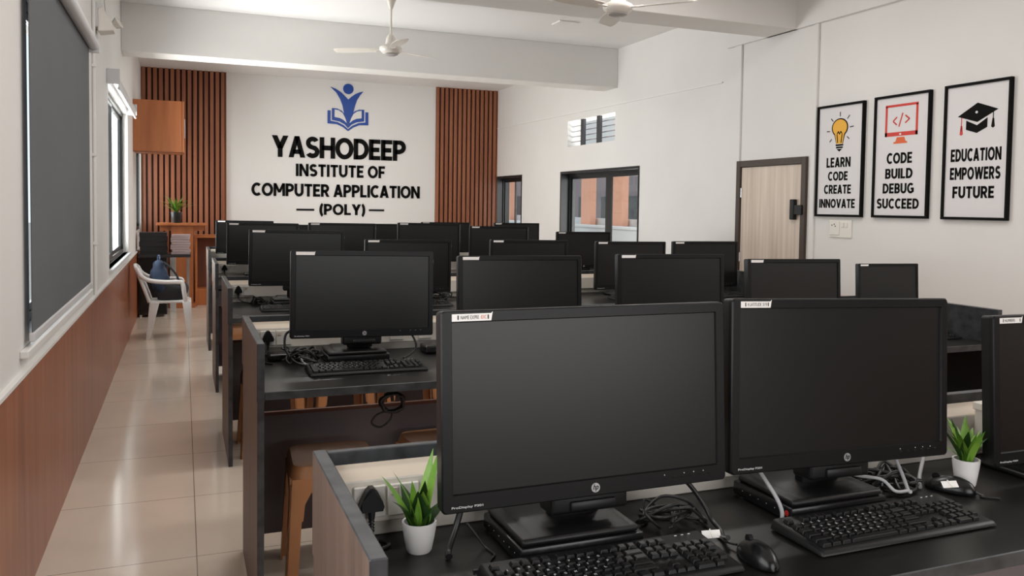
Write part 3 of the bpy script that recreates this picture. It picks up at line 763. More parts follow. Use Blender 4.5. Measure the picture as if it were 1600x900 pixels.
PANEL_PARTS = ('casing', 'bezel', 'screen', 'badge', 'model_lettering', 'name_label', 'control_button', 'hinge_block', 'side_sticker')
def monitor_master(lab, loc):
    t = thing('computer_monitor', lab, 'monitor', loc, 0, 'black monitors on the desk rows')
    c = MH/2; y = PF
    sw, sh = MW-.042, MH-.021-.033; scz = (.033+MH-.021)/2
    bm = bmesh.new()
    loops(bm, [(rrect(MW, MH, .008, cz=c), y+.012), (rrect(MW-.002, MH-.002, .008, cz=c), y+.034), (rrect(MW*.86, MH*.82, .02, cz=c), y+.052), (rrect(MW*.5, MH*.5, .02, cz=c), y+.062)], True, True)
    link('casing', bm, m_black, t, 35)
    bm = bmesh.new()
    loops(bm, [(rrect(MW, MH, .008, cz=c), y+.0125), (rrect(MW, MH, .008, cz=c), y+.003), (rrect(MW-.005, MH-.005, .007, cz=c), y), (rrect(sw+.004, sh+.004, .002, cz=scz), y), (rrect(sw, sh, .0015, cz=scz), y+.0045), (rrect(sw, sh, .0015, cz=scz), y+.010)])
    link('bezel', bm, m_bezel, t, 35)
    bm = bmesh.new(); bx(bm, -sw/2, sw/2, y+.0045, y+.009, scz-sh/2, scz+sh/2); link('screen', bm, m_screen, t)
    MT = face_mtx((0, y, 0), '-y')
    bm = bmesh.new(); plate(bm, circ(.003, .016, .0088, 32), MT, .0008); bd = link('badge', bm, m_silver, t)
    text_mesh('badge_letters', 'hp', m_sign_black, face_mtx((0, y-.0008, 0), '-y'), -.0030, .0092, .0092, .0228, .0004, .01, bd, shear=.35)
    text_mesh('model_lettering', 'ProDisplay P201', m_white_print, MT, -MW/2+.017, -MW/2+.075, .0075, .0125, .0004, .01, t)
    bm = bmesh.new(); plate(bm, [(-MW/2+.020, MH-.0185), (-MW/2+.093, MH-.0185), (-MW/2+.096, MH-.0025), (-MW/2+.093, MH-.0055), (-MW/2+.020, MH-.0055)], MT, .0006)
    lb = link('name_label', bm, m_label, t)
    bm = bmesh.new()
    for k in range(6): bx(bm, .15+.020*k, .158+.020*k, y-.0012, y+.001, .0155, .0195, .0006, 1)
    link('control_button', bm, m_bezel, t)
    bm = bmesh.new()
    for k in (0, 2, 3, 4): plate(bm, circ(.152+.022*k, .0235, .0011, 8), MT, .0004)
    b2 = link('control_button', bm, m_white_print, t)
    bm = bmesh.new(); bx(bm, MW/2-.006, MW/2+.0006, y+.004, y+.012, MH-.05, MH-.036); link('side_sticker', bm, m_label, t)
    bm = bmesh.new(); bx(bm, -.082, .078, y+.012, y+.075, -.032, .02, .008, 3); bx(bm, -.045, .05, y+.005, y+.02, -.026, -.008, .004, 2); link('hinge_block', bm, m_black, t, 40)
    bm = bmesh.new(); bx(bm, -.055, .05, y+.064, y+.094, .010, .22, .008, 2); link('neck', bm, m_black, t, 40)
    bm = bmesh.new(); bx(bm, -.145, .095, -.075, .115, 0, .014, .006, 3); hexa(bm, [(-.12, -.068, .014), (.08, -.068, .014), (.08, .11, .014), (-.12, .11, .014)], [(-.11, -.06, .017), (.07, -.06, .017), (.07, .10, .022), (-.11, .10, .022)]); link('base_plate', bm, m_black, t, 40)
    return t
def set_panel(t, hb, roll=0, tilt=0):
    for o in [k for k in bpy.data.objects if k.parent == t]:
        if o.name.split('.')[0] in PANEL_PARTS:
            c = Vector((0, PF, MH/2))
            o.matrix_local = Matrix.Translation((0, 0, hb)) @ Matrix.Translation(c) @ Matrix.Rotation(roll, 4, 'Y') @ Matrix.Rotation(tilt, 4, 'X') @ Matrix.Translation(-c)

def minipc_master(lab, loc):
    t = thing('mini_computer', lab, 'computer', loc, 0, 'mini computers under the monitors')
    bm = bmesh.new(); bx(bm, -.150, .105, -.078, .125, .003, .034, .005, 2); link('case', bm, m_black2, t, 40)
    bm = bmesh.new()
    bm.free()
    for a in (-.14, .08):
        for b in (-.06, .1): bm = bmesh.new(); cyl(bm, (a, b, 0), (a, b, .004), .012, n=12); link('rubber_foot', bm, m_black, t)
    bm = bmesh.new()
    for k in range(6): bx(bm, -.1505, -.1495, -.052+.028*k, -.0505+.028*k, .018, .0195)
    link('indicator_light', bm, m_white_print, t)
    return t

# per row: (centre x, top z, roll in degrees, scale)
MON = [[(.709, 1.316, 0, 1), (1.313, 1.314, 1.5, 1), (2.05, 1.258, .5, 1)],
       [(.69, 1.309, .9, 1), (1.39, 1.284, .4, 1), (2.165, 1.285, .5, 1), (2.895, 1.250, .6, 1), (3.535, 1.222, .6, .72)],
       [(.672, 1.332, .8, 1), (1.394, 1.270, .5, 1), (2.265, 1.267, .6, 1), (3.08, 1.246, .4, 1), (3.735, 1.242, .2, 1)],
       [(.632, 1.330, .6, 1), (1.302, 1.333, .5, 1), (2.09, 1.338, .6, 1), (2.775, 1.313, .3, 1), (3.665, 1.262, .3, 1)],
       [(.614, 1.309, .6, 1), (1.25, 1.268, .4, 1), (1.975, 1.283, 0, 1), (2.845, 1.306, .2, 1), (3.74, 1.303, .2, 1)]]
PANEL_Y = [1.40, 3.46, 5.5, 7.5, 9.5]
POS5 = ['leftmost', 'second from the left', 'middle', 'second from the right', 'rightmost']
mm = None; pm = None; KEYB = []; 
for i, row in enumerate(MON):
    for j, (x, top, roll, sc) in enumerate(row):
        pos = POS5[j]
        if i == 0: lab = ['large black monitor nearest the viewpoint, right of the plant on the front desk', 'black monitor in the middle of the front desk, left of the second plant', 'black monitor cut off by the right edge of the photo'][j]
        else:
            nm = {1: 'second', 2: 'third', 3: 'fourth', 4: 'back'}[i]
            lab = f'black monitor, {pos} of the five in the {nm} row of desks'
            if sc < 1: lab = 'smaller black monitor at the right end of the second row of desks'
        top = max(top, ZD+.0005+MH*sc+.050*sc); on_pc = top-MH*sc-(ZD+.0345) > .046 and sc == 1
        z = ZD+.0345 if on_pc else ZD+.0005
        loc = (x, PANEL_Y[i]-PF, z)
        if mm is None: mm = t = monitor_master(lab, loc)
        else: t = dup(mm, loc, 0, lab)
        t.scale = (sc, sc, sc)
        set_panel(t, (top-z)/sc-MH, math.radians(roll), math.radians(-3.6 if i < 2 else -.6))
        if on_pc and i < 4:
            l2 = (['black mini computer under the large nearest monitor', 'black mini computer with red badge under the middle front monitor', 'black mini computer under the monitor at the right edge'][j] if i == 0 else
                  f'black mini computer under the {pos} monitor of the {ROWN[i]} row')
            if pm is None: pm = minipc_master(l2, (x, PANEL_Y[i]-PF, ZD+.0003))
            else: dup(pm, (x, PANEL_Y[i]-PF, ZD+.0003), 0, l2)
for o in [o for o in bpy.data.objects if o.name.startswith('mini_computer') and ('red badge' in o['label'] or 'right edge' in o['label'])]:
    bm = bmesh.new(); q = bmesh.new(); lathe(q, [(0, 0), (.006, 0), (.006, .0015), (0, .002)], 16)
    merge(bm, q, 0, Matrix.Translation((-.1495, -.062, .02)) @ Matrix.Rotation(-PI/2, 4, 'Y')); link('red_badge', bm, m_redled, o)
# writing on the labels of the front monitors
mons = [o for o in bpy.data.objects if o.name.startswith('computer_monitor')]
front = sorted([o for o in mons if abs(o.location.y-PANEL_Y[0]+PF) < .01], key=lambda o: o.location.x)
for t, ws in zip(front, (('NAME EXPRE', '/EXC'), ('4 LATITUDE', '319'), ('NUMBERS', None))):
    lb = [k for k in bpy.data.objects if k.parent == t and k.name.startswith('name_label')][0]
    MT = face_mtx((0, PF-.0006, 0), '-y'); a = -MW/2+.028
    text_mesh('label_writing', ws[0], m_labelink, MT, a+.008, a+.042, MH-.0150, MH-.0085, .0003, .0, lb)
    if ws[1]: text_mesh('label_writing', ws[1], m_labelred if ws[1][0] == '/' else m_labelink, MT, a+.045, a+.056, MH-.0150, MH-.0085, .0003, .0, lb)
    for k in (a+.002, a+.058):
        bm = bmesh.new(); plate(bm, [(k, MH-.0155), (k+.0025, MH-.0155), (k+.0025, MH-.008), (k, MH-.008)], MT, .0003)
        link('label_writing', bm, m_labelink, lb)

# ------------------------------------------------------------------ keyboards
KW, KD = .462, .155
def key_layout():
    u = .0192; g = 0; K = []
    def row(y, items, x=0):
        for it in items:
            if it < 0: x += -it
            else: K.append((x, y, it)); x += it
    row(5.35, [1, -1, 1, 1, 1, 1, -.5, 1, 1, 1, 1, -.5, 1, 1, 1, 1, -.25, 1, 1, 1])
    row(4, [1]*13+[2, -.25, 1, 1, 1, -.25, 1, 1, 1, 1])
    row(3, [1.5]+[1]*12+[1.5, -.25, 1, 1, 1, -.25, 1, 1, 1, 1])
    row(2, [1.75]+[1]*11+[2.25, -.25, -3, -.25, 1, 1, 1])
    row(1, [2.25]+[1]*10+[2.75, -.25, -1, 1, -1, -.25, 1, 1, 1, 1])
    row(0, [1.25, 1.25, 1.25, 6.25, 1.25, 1.25, 1.25, 1.25, -.25, 1, 1, 1, -.25, 2, 1])
    return [(x*u-22.5*u/2, y*u*.98-.062, w_*u-.0022, u*.98-.0022) for x, y, w_ in K]
SL = math.atan2(.012, KD)
def key_bm(w_, d_, bm, cx, cy, cz):
    hexa(bm, [(cx, cy, cz), (cx+w_, cy, cz), (cx+w_, cy+d_, cz), (cx, cy+d_, cz)], [(cx+.0022, cy+.0018, cz+.0068), (cx+w_-.0022, cy+.0018, cz+.0068), (cx+w_-.0022, cy+d_-.0024, cz+.0068), (cx+.0022, cy+d_-.0024, cz+.0068)], .0007, 1)
def kb_case():
    bm = bmesh.new(); h0, h1 = .012, .024; a, b = KW/2, KD/2
    hexa(bm, [(-a, -b, .002), (a, -b, .002), (a, b, .002), (-a, b, .002)], [(-a+.006, -b+.006, h0), (a-.006, -b+.006, h0), (a-.006, b-.004, h1), (-a+.006, b-.004, h1)], .004, 2)
    for x in (-a+.03, a-.06): bx(bm, x, x+.03, b-.03, b-.015, 0, .003); bx(bm, x, x+.03, -b+.012, -b+.02, 0, .003)
    return bm
kz = lambda y: .012+(y+KD/2-.006)*.012/(KD-.01)+.0002
LET = {4: '`1234567890-=', 3: ' QWERTYUIOP[]', 2: ' ASDFGHJKL;', 1: ' ZXCVBNM'}
LDATA = {}
def keyboard(lab, loc, full, rz=0):
    t = thing('keyboard', lab, 'keyboard', loc, rz, 'black keyboards on the desks')
    link('case', kb_case(), m_black, t, 40)
    data = {}
    if full:
        u = .0192; prev = None; n_ = 0
        for x, y, w_, d_ in key_layout():
            if prev != y: n_ = 0; prev = y
            rowi = round((y+.062)/(u*.98)-.01); n_ += 1
            k = round(w_, 4)
            if k not in data:
                bm = bmesh.new(); key_bm(w_, d_, bm, 0, 0, 0); o = link('key', bm, m_key, t); data[k] = o.data
            else:
                o = bpy.data.objects.new('key', data[k]); COL.objects.link(o); o.parent = t
            o.location = (x, y, kz(y)); o.rotation_euler = (SL, 0, 0)
            ch = LET.get(rowi, '')[n_-1:n_].strip()
            if ch and ch not in '`-=[];':
                if ch not in LDATA:
                    ww = .0012 if ch in 'I1' else .0042
                    l_ = text_mesh('key_letter', ch, m_white_print, face_mtx((0, 0, .0068), '+z'), .0042, .0042+ww, .0082, .0132, .0002, .0); LDATA[ch] = l_.data
                else: l_ = bpy.data.objects.new('key_letter', LDATA[ch]); COL.objects.link(l_)
                l_.parent = o
    else:
        bm = bmesh.new()
        for x, y, w_, d_ in key_layout(): key_bm(w_, d_, bm, x, y, kz(y+d_/2)-.0008)
        link('key_field', bm, m_key, t)
    bm = bmesh.new()
    for x in (.165, .18, .195): bx(bm, x, x+.005, .062, .0635, kz(.06), kz(.06)+.0012)
    link('indicator_light', bm, m_white_print, t)
    return t
keyboard('black keyboard in front of the nearest monitor, cut by the bottom of the photo', (.705, 1.303, ZD+.0004), True, .0)
keyboard('black keyboard in front of the middle front monitor', (1.335, 1.303, ZD+.0004), True, .005)
keyboard('black keyboard under the leftmost monitor of the second row', (.668, 3.285, ZD+.0004), True, 0)
kk = keyboard('black keyboard under the monitor second from the left in the second row', (1.40, 3.285, ZD+.0004), False, .02)
for (x, y, l_) in ((2.12, 3.28, 'black keyboard under the middle monitor of the second row'), (2.88, 3.28, 'black keyboard under the second monitor from the right in the second row'), (3.50, 3.24, 'black keyboard at the right end of the second row beside the desk wing'),
                   (.66, 5.31, 'black keyboard under the leftmost monitor of the third row'), (1.40, 5.31, 'black keyboard under the second monitor from the left in the third row'), (2.24, 5.30, 'black keyboard under the middle monitor of the third row'),
                   (3.05, 5.30, 'black keyboard under the second monitor from the right in the third row'), (3.72, 5.30, 'black keyboard at the right end of the third row'), (.63, 7.31, 'black keyboard under the leftmost monitor of the fourth row')):
    dup(kk, (x, y, ZD+.0004), random.uniform(-.03, .03), l_)

# mice
def mouse(lab, loc, rz):
    t = thing('computer_mouse', lab, 'mouse', loc, rz, 'black mice on the desks')
    bm = bmesh.new(); nx, ny = 14, 18; a, b = .031, .057
    V = {}
    bmesh.ops.create_uvsphere(bm, u_segments=28, v_segments=16, radius=1)
    for v in bm.verts:
        x, y, z = v.co
        zz = max(z, -.02); wd = a*(1-.10*math.cos(y*1.6)); v.co = (x*wd, y*b, .001+zz*(.034+.006*(-y))*(1 if z > 0 else 1)+.002)
        if v.co.z < .001: v.co.z = .001
    link('body', bm, m_black2, t, 60)
    bm = bmesh.new(); cyl(bm, (-.004, .030, .0295), (.004, .030, .0295), .009, n=16); link('scroll_wheel', bm, m_bezel, t, 40)
    return t
m0 = mouse('black mouse right of the nearest keyboard', (.985, 1.262, ZD+.0003), -.12)
dup(m0, (2.02, 1.24, ZD+.0003), .3, 'black mouse at the right edge of the photo on the front desk')
dup(m0, (1.02, 3.30, ZD+.0003), .1, 'black mouse on the second desk behind the nearest monitor')

# ------------------------------------------------------------------ plugs and cables
def plug(lab, x, yface, z, pts):
    t = thing('power_plug', lab, 'plug', (x, yface, z), 0, 'black plugs in the desk sockets')
    bm = bmesh.new(); MT = face_mtx((0, -.0005, 0), '-y')
    out = [(-.021, -.018), (-.024, -.010), (-.020, .002), (-.010, .022), (-.004, .028), (.004, .028), (.010, .022), (.020, .002), (.024, -.010), (.021, -.018)]
    q = bmesh.new(); plate(q, out, MT, .024); bmesh.ops.bevel(q, geom=[e for e in q.edges if all(v.co.y < -.02 for v in e.verts)], offset=.004, segments=2, affect='EDGES'); merge(bm, q)
    link('plug_body', bm, m_black, t, 40)
    bm = bmesh.new(); cyl(bm, (0, -.012, -.016), (0, -.014, -.034), .0085, .006, n=12)
    for k in range(4): cyl(bm, (0, -.014, -.036-.006*k), (0, -.0145, -.039-.006*k), .006, n=12)
    tube(bm, [(0, -.014, -.034)]+pts, .0038, 8); link('cord', bm, m_cable, t, 60)
    return t
zp = .934
plug('black three pin plug in the socket beside the nearest plant', .235+.096+.0, ROWS[0]['b']-.069, zp, [(0, -.016, -.058), (.0, -.03, -.076), (.012, -.045, -.0795), (.03, -.03, -.0795), (.015, -.008, -.0795), (-.012, -.02, -.0795), (-.008, -.045, -.0795)])
plug('black three pin plug in the left socket of the second desk', .235+.096, ROWS[1]['b']-.069, zp, [(-.004, -.02, -.06), (-.03, -.05, -.0795), (-.042, -.14, -.0795), (.0, -.20, -.0795)])
plug('black three pin plug in the left socket of the third desk', .235+.096, ROWS[2]['b']-.069, zp, [(.002, -.02, -.055), (.03, -.04, -.074), (.09, -.07, -.0795), (.16, -.05, -.0795)])
plug('black three pin plug in the left socket of the fourth desk', .235+.096, ROWS[3]['b']-.069, zp, [(.002, -.02, -.055), (.03, -.04, -.074), (.09, -.07, -.0795)])

def cable(name, lab, pts, r, m, cat='cable', group=None):
    bm = bmesh.new(); tube(bm, pts, r, 8, 8); return tag(link(name, bm, m, None, 60), lab, cat, group)
def tangle(lab, cx, cy, rx, ry, h, n, r, seed, m=m_cable, z0=ZD):
    rnd = random.Random(seed); bm = bmesh.new()
    pts = []
    for k in range(n*7):
        a = k*2*PI/7*(1+.07*math.sin(k*1.3))
        s = .55+.45*rnd.random()
        pts.append((cx+rx*s*math.cos(a)+rnd.uniform(-.2, .2)*rx, cy+ry*s*math.sin(a)+rnd.uniform(-.2, .2)*ry, z0+r+.0006+h*abs(math.sin(k*.9+rnd.random()*.8))*rnd.random()))
    tube(bm, pts, r, 7, 6); return tag(link('cable_tangle', bm, m, None, 60), lab, 'cable', 'tangled cables on the desks')
# front desk, nearest monitor
cable('monitor_cable', 'thick black cable behind the left corner of the nearest monitor', [(.50, 1.50, 1.0), (.49, 1.505, .94), (.475, 1.50, .895), (.455, 1.48, .862), (.45, 1.46, ZD+.007)], .0065, m_cable)
cable('thin_cable', 'thin black cable trailing to the base of the nearest monitor', [(.50, 1.51, .895), (.515, 1.50, .875), (.53, 1.485, ZD+.0035), (.535, 1.45, ZD+.003), (.520, 1.43, ZD+.003), (.50, 1.40, ZD+.003), (.475, 1.395, ZD+.003)], .0026, m_cable)
tangle('tangled black cables right of the nearest monitor base', .925, 1.475, .075, .055, .06, 5, .0032, 3)
cable('monitor_cable', 'black cable arching down right of the nearest monitor', [(.90, 1.47, 1.0), (.935, 1.475, .965), (.975, 1.47, .925), (1.0, 1.455, .885), (1.005, 1.435, .862), (1.0, 1.40, ZD+.006), (.985, 1.37, ZD+.006), (.972, 1.335, .868)], .0050, m_cable)
# paper tags and mouse cable
def tagpaper(lab, loc, rz):
    bm = bmesh.new(); hexa(bm, [(-.02, -.008, 0), (.018, -.006, 0), (.02, .012, .004), (-.018, .010, .004)], [(-.02, -.008, .0008), (.018, -.006, .0008), (.02, .012, .0048), (-.018, .010, .0048)])
    bx(bm, -.001, .001, -.012, .014, .004, .0055)
    o = tag(link('cable_tag', bm, m_label), lab, 'tag'); o.location = loc; o.rotation_euler = (.35, 0, rz)
tagpaper('small white cable tag behind the nearest mouse', (.965, 1.38, ZD+.006), -.25)
cable('mouse_cable', 'thin cable running from the nearest mouse to the tangled cables', [(.980, 1.318, ZD+.010), (.975, 1.345, ZD+.006), (.985, 1.40, ZD+.0035), (.99, 1.47, ZD+.0035), (.96, 1.54, ZD+.0035)], .0024, m_cable)
# front desk, middle monitor
tangle('tangled black cables right of the middle front monitor base', 1.535, 1.49, .075, .06, .06, 5, .0042, 11)
tangle('loose black cables behind the middle front monitor', 1.48, 1.52, .05, .04, .04, 4, .0034, 12)
cable('network_cable', 'grey cable hanging left of the middle front monitor base', [(1.118, 1.475, .985), (1.120, 1.455, .965), (1.128, 1.42, .932), (1.138, 1.398, .902), (1.144, 1.390, .878), (1.143, 1.389, .858)], .0042, m_cable_g)
cable('network_cable', 'grey cable arching down right of the middle front monitor', [(1.46, 1.47, 1.0), (1.49, 1.47, .975), (1.515, 1.46, .94), (1.52, 1.44, .905), (1.51, 1.41, .875), (1.495, 1.39, .880)], .0042, m_cable_g)
cable('network_cable', 'grey cable lying across the middle front monitor base', [(1.37, 1.47, .918), (1.40, 1.45, .9085), (1.43, 1.41, .9085), (1.445, 1.385, .889), (1.49, 1.393, .882)], .0036, m_cable_g)
cable('network_cable', 'grey cable slanting up to the wall strip beside the second plant', [(1.60, 1.46, ZD+.006), (1.63, 1.49, .872), (1.70, 1.54, .91), (1.77, 1.585, .945), (1.80, 1.592, .955)], .0045, m_cable_g)
cable('mouse_cable', 'thin black cable from the mouse beside the middle keyboard', [(1.68, 1.378, ZD+.012), (1.695, 1.37, ZD+.004), (1.71, 1.38, ZD+.003), (1.69, 1.37, ZD+.003), (1.72, 1.345, ZD+.003)], .0024, m_cable)
dup(m0, (1.66, 1.43, ZD+.0003), .5, 'black mouse behind the right end of the middle front keyboard')
tagpaper('small white cable tag behind the middle front keyboard', (1.62, 1.395, ZD+.028), -.3)
# box on the strip
bm = bmesh.new(); bx(bm, 1.93, 2.10, ROWS[0]['b']-.155, ROWS[0]['b']-.065, ZD+.058, 1.0, .004, 2); bx(bm, 1.925, 2.105, ROWS[0]['b']-.16, ROWS[0]['b']-.062, .985, 1.005, .002, 1)
tag(link('junction_box', bm, m_trunk), 'cream plastic junction box behind the second plant', 'box')
# second desk
tangle('tangled black cables left of the second row monitor base', .45, 3.50, .075, .07, .07, 6, .0042, 21)
cable('network_cable', 'grey cable loop among the tangled cables of the second desk', [(.44, 3.50, ZD+.03), (.45, 3.45, ZD+.008), (.50, 3.41, ZD+.006), (.56, 3.41, ZD+.006), (.60, 3.44, ZD+.006), (.61, 3.46, ZD+.008)], .0045, m_cable_g)
cable('monitor_cable', 'black cable looping left of the leftmost second row monitor', [(.42, 3.52, .99), (.385, 3.515, .97), (.38, 3.50, .92), (.40, 3.47, .88), (.44, 3.45, ZD+.006), (.52, 3.44, ZD+.006)], .005, m_cable)
cable('monitor_cable', 'black cable hanging right of the leftmost second row monitor', [(.85, 3.54, .99), (.90, 3.545, .96), (.93, 3.53, .90), (.90, 3.50, .868), (.86, 3.47, ZD+.006)], .0045, m_cable)
bm = bmesh.new(); bx(bm, .325, .46, 3.575, 3.66, ZD+.0005, .878, .006, 2); bx(bm, .335, .36, 3.57, 3.576, .858, .87)
tag(link('power_adapter', bm, m_black2), 'black power adapter below the left plug of the second desk', 'adapter')
bm = bmesh.new(); bx(bm, .98, 1.14, 3.56, 3.66, ZD+.0005, .886, .008, 2); bx(bm, .99, 1.0, 3.555, 3.561, .86, .87)
tag(link('power_adapter', bm, m_black2), 'black power adapter right of the leftmost second row monitor', 'adapter')
tangle('tangled black cables below the leftmost third row monitor', .45, 5.60, .06, .05, .06, 5, .0045, 31)
tangle('tangled black cables between the third row monitors', 1.62, 5.60, .12, .06, .05, 5, .0045, 33)
tangle('tangled black cables left of the second row monitors gap', 1.76, 3.55, .09, .06, .05, 5, .0042, 35)
# coil hanging under the second desk
t = thing('cable_coil', 'coil of black cable hanging under the second desk', 'cable', (.80, 3.42, ZD-.0305))
bm = bmesh.new(); rnd = random.Random(4); pts = []
for k in range(60):
    a = k*2*PI/11; rr = .052*(.8+.25*rnd.random()); pts.append((rr*math.cos(a)*.95, -.01+.03*(rnd.random()-.5), -.135+rr*math.sin(a)*.8))
tube(bm, pts, .006, 7, 5); link('coil', bm, m_cable, t, 60)
bm = bmesh.new(); tube(bm, [(0, 0, -.001), (.004, -.005, -.04), (-.003, -.01, -.09), (0, -.01, -.13)], .007, 8); tube(bm, [(-.03, -.01, -.17), (-.07, -.012, -.185), (-.085, -.01, -.215), (-.05, -.008, -.235), (-.01, -.006, -.21), (.0, -.008, -.18)], .0045, 8); link('loose_end', bm, m_cable, t, 60)

# ------------------------------------------------------------------ plants
def blade(bm, base, az, length, width, lean, curl, n=9, mi=0, fold=.25):
    d = Vector((math.cos(az), math.sin(az), 0)); sd = Vector((-d.y, d.x, 0)); p = Vector(base); ang = lean; L = []
    for i in range(n+1):
        s = i/n; wv = width*(math.sin(PI*min(1, (.12+.88*s))**.8)+.04)*(1 if s < .98 else .2)
        tang = d*math.sin(ang)+Vector((0, 0, 1))*math.cos(ang); nrm = sd.cross(tang)
        L.append((bm.verts.new(p-sd*wv+nrm*wv*fold), bm.verts.new(p), bm.verts.new(p+sd*wv+nrm*wv*fold)))
        p = p+tang*length/n; ang += curl/n
    for A, B in zip(L, L[1:]):
        for j in range(2): f = bm.faces.new((A[j], A[j+1], B[j+1], B[j])); f.material_index = mi
def pot_plant(name, lab, loc, pr, ph, mpot, leaves, group=None):
    t = thing(name, lab, 'plant', loc, 0, group)
    bm = bmesh.new(); r1 = pr; r0 = pr*.74
    lathe(bm, [(0, 0), (r0*.9, 0), (r0, .004), (r0+(r1-r0)*.5, ph*.45), (r1, ph-.006), (r1, ph), (r1-.004, ph), (r1-.005, ph-.012), (r1-.006, ph-.016), (0, ph-.016)], 40); link('pot', bm, mpot, t, 40)
    bm = bmesh.new(); lathe(bm, [(0, ph-.012), (r1*.4, ph-.0105), (r1-.0065, ph-.013)], 24); link('soil', bm, m_soil, t)
    bm = bmesh.new()
    for L in leaves: blade(bm, (random.uniform(-.005, .005), random.uniform(-.005, .005), ph-.014), *L)
    link('foliage', bm, [m_leaf, m_leaf_d], t, 180)
    return t
rad = math.radians
LV1 = [(rad(172), .125, .0125, .22, .45, 10, 0), (rad(150), .12, .014, .45, .4, 10, 0), (rad(15), .165, .0135, .12, .35, 10, 0), (rad(50), .15, .012, .40, .15, 10, 0),
       (rad(240), .085, .017, .12, .5, 10, 1), (rad(300), .095, .019, .05, .3, 10, 1), (rad(120), .09, .017, .25, .6, 10, 1), (rad(330), .10, .016, .42, .7, 10, 1), (rad(180), .08, .017, .30, .9, 10, 1), (rad(270), .075, .017, .02, .25, 10, 0), (rad(20), .085, .015, .75, .6, 10, 1), (rad(222), .10, .012, .15, .2, 10, 0)]
pot_plant('potted_plant', 'green leafy plant in a small white pot left of the nearest monitor', (.410, 1.522, ZD+.0003), .0325, .057, m_pot, LV1, 'potted plants on the front desk')
LV2 = []
rnd = random.Random(5)
for k in range(17):
    LV2.append((rad(k*360/17*2.6+rnd.uniform(-15, 15)), .095+.05*rnd.random(), .0085+.004*rnd.random(), .10+.38*rnd.random(), .4+.5*rnd.random(), 8, 1 if k % 4 == 0 else 0))
LV2 += [(rad(140), .15, .006, .75, .9, 9, 0), (rad(52), .15, .006, .9, .55, 9, 0), (rad(240), .11, .007, .45, .3, 9, 0)]
pot_plant('potted_plant', 'spiky green plant in a small white pot between the right two front monitors', (1.731, 1.448, ZD+.0003), .0308, .064, m_pot, LV2, 'potted plants on the front desk')

# ------------------------------------------------------------------ plastic stools
def stool_master(lab, loc):
    t = thing('plastic_stool', lab, 'stool', loc, 0, 'brown plastic stools under the desks')
    bm = bmesh.new(); loopsZ = []
    def ring(w_, r_, z): return [bm.verts.new((x, y, z)) for x, y in rrect(w_, w_, r_, 6)]
    R = [ring(.335, .05, .40), ring(.320, .05, .432), ring(.305, .045, .443), ring(.27, .04, .446), ring(.12, .03, .443)]
    for A, B in zip(R, R[1:]):
        for i in range(len(A)): bm.faces.new((A[i], A[(i+1) % len(A)], B[(i+1) % len(A)], B[i]))
    bm.faces.new(R[-1]); link('seat', bm, m_stool, t, 35)
    bm = bmesh.new()
    for s in range(4):
        q = bmesh.new(); n = 10; tp = []; bt = []
        for i in range(n+1):
            x = -.13+.26*i/n; zz = .36-.045*(abs(i/n-.5)*2)**2.5*2
            tp.append((x, zz))
        out = [(-.155, .402), (-.16, .27), (-.125, .29)]+[(x, z) for x, z in tp]+[(.125, .29), (.16, .27), (.155, .402)]
        out = [(-.158, .402), (-.166, .25), (-.118, .25), (-.112, .31), (-.09, .35), (-.05, .37), (.05, .37), (.09, .35), (.112, .31), (.118, .25), (.166, .25), (.158, .402)]
        MT = Matrix.Rotation(PI/2*s, 4, 'Z') @ face_mtx((0, -.160, 0), '-y')
        plate(q, out, MT, .007); merge(bm, q)
    link('apron', bm, m_stool, t)
    for sx, sy in ((1, 1), (-1, 1), (-1, -1), (1, -1)):
        bm = bmesh.new(); a, b = .166, .185
        # L shaped splayed leg
        hexa(bm, [(sx*b, sy*(b-.045), 0), (sx*b, sy*b, 0), (sx*(b-.007), sy*b, 0), (sx*(b-.007), sy*(b-.045), 0)], [(sx*a, sy*(a-.05), .38), (sx*a, sy*a, .38), (sx*(a-.007), sy*a, .38), (sx*(a-.007), sy*(a-.05), .38)])
        hexa(bm, [(sx*(b-.045), sy*b, 0), (sx*b, sy*b, 0), (sx*b, sy*(b-.007), 0), (sx*(b-.045), sy*(b-.007), 0)], [(sx*(a-.05), sy*a, .38), (sx*a, sy*a, .38), (sx*a, sy*(a-.007), .38), (sx*(a-.05), sy*(a-.007), .38)])
        link('leg', bm, m_stool, t)
    return t
st = stool_master('brown plastic stool under the left end of the second desk', (.56, 3.46, 0)); st.rotation_euler = (0, 0, -.06)
st_pos = [(1.06, 3.53, .05, 'brown plastic stool under the second desk, second from the left'), (1.66, 3.50, -.1, 'brown plastic stool in the middle under the second desk'), (2.6, 3.5, .1, 'brown plastic stool under the right half of the second desk'),
          (.50, 5.33, .0, 'brown plastic stool under the left end of the third desk'), (.92, 5.36, .06, 'brown plastic stool under the third desk, second from the left'), (1.36, 5.34, -.05, 'brown plastic stool under the third desk, third from the left'), (1.95, 5.34, .08, 'brown plastic stool under the third desk, behind the gap between front monitors'),
          (.50, 7.35, .0, 'brown plastic stool under the left end of the fourth desk')]
for x, y, rz, l_ in st_pos: dup(st, (x, y, 0), rz, l_)
for o in [o for o in bpy.data.objects if o.name.startswith('plastic_stool')]: o.scale = (1.04, 1.04, 1.09)

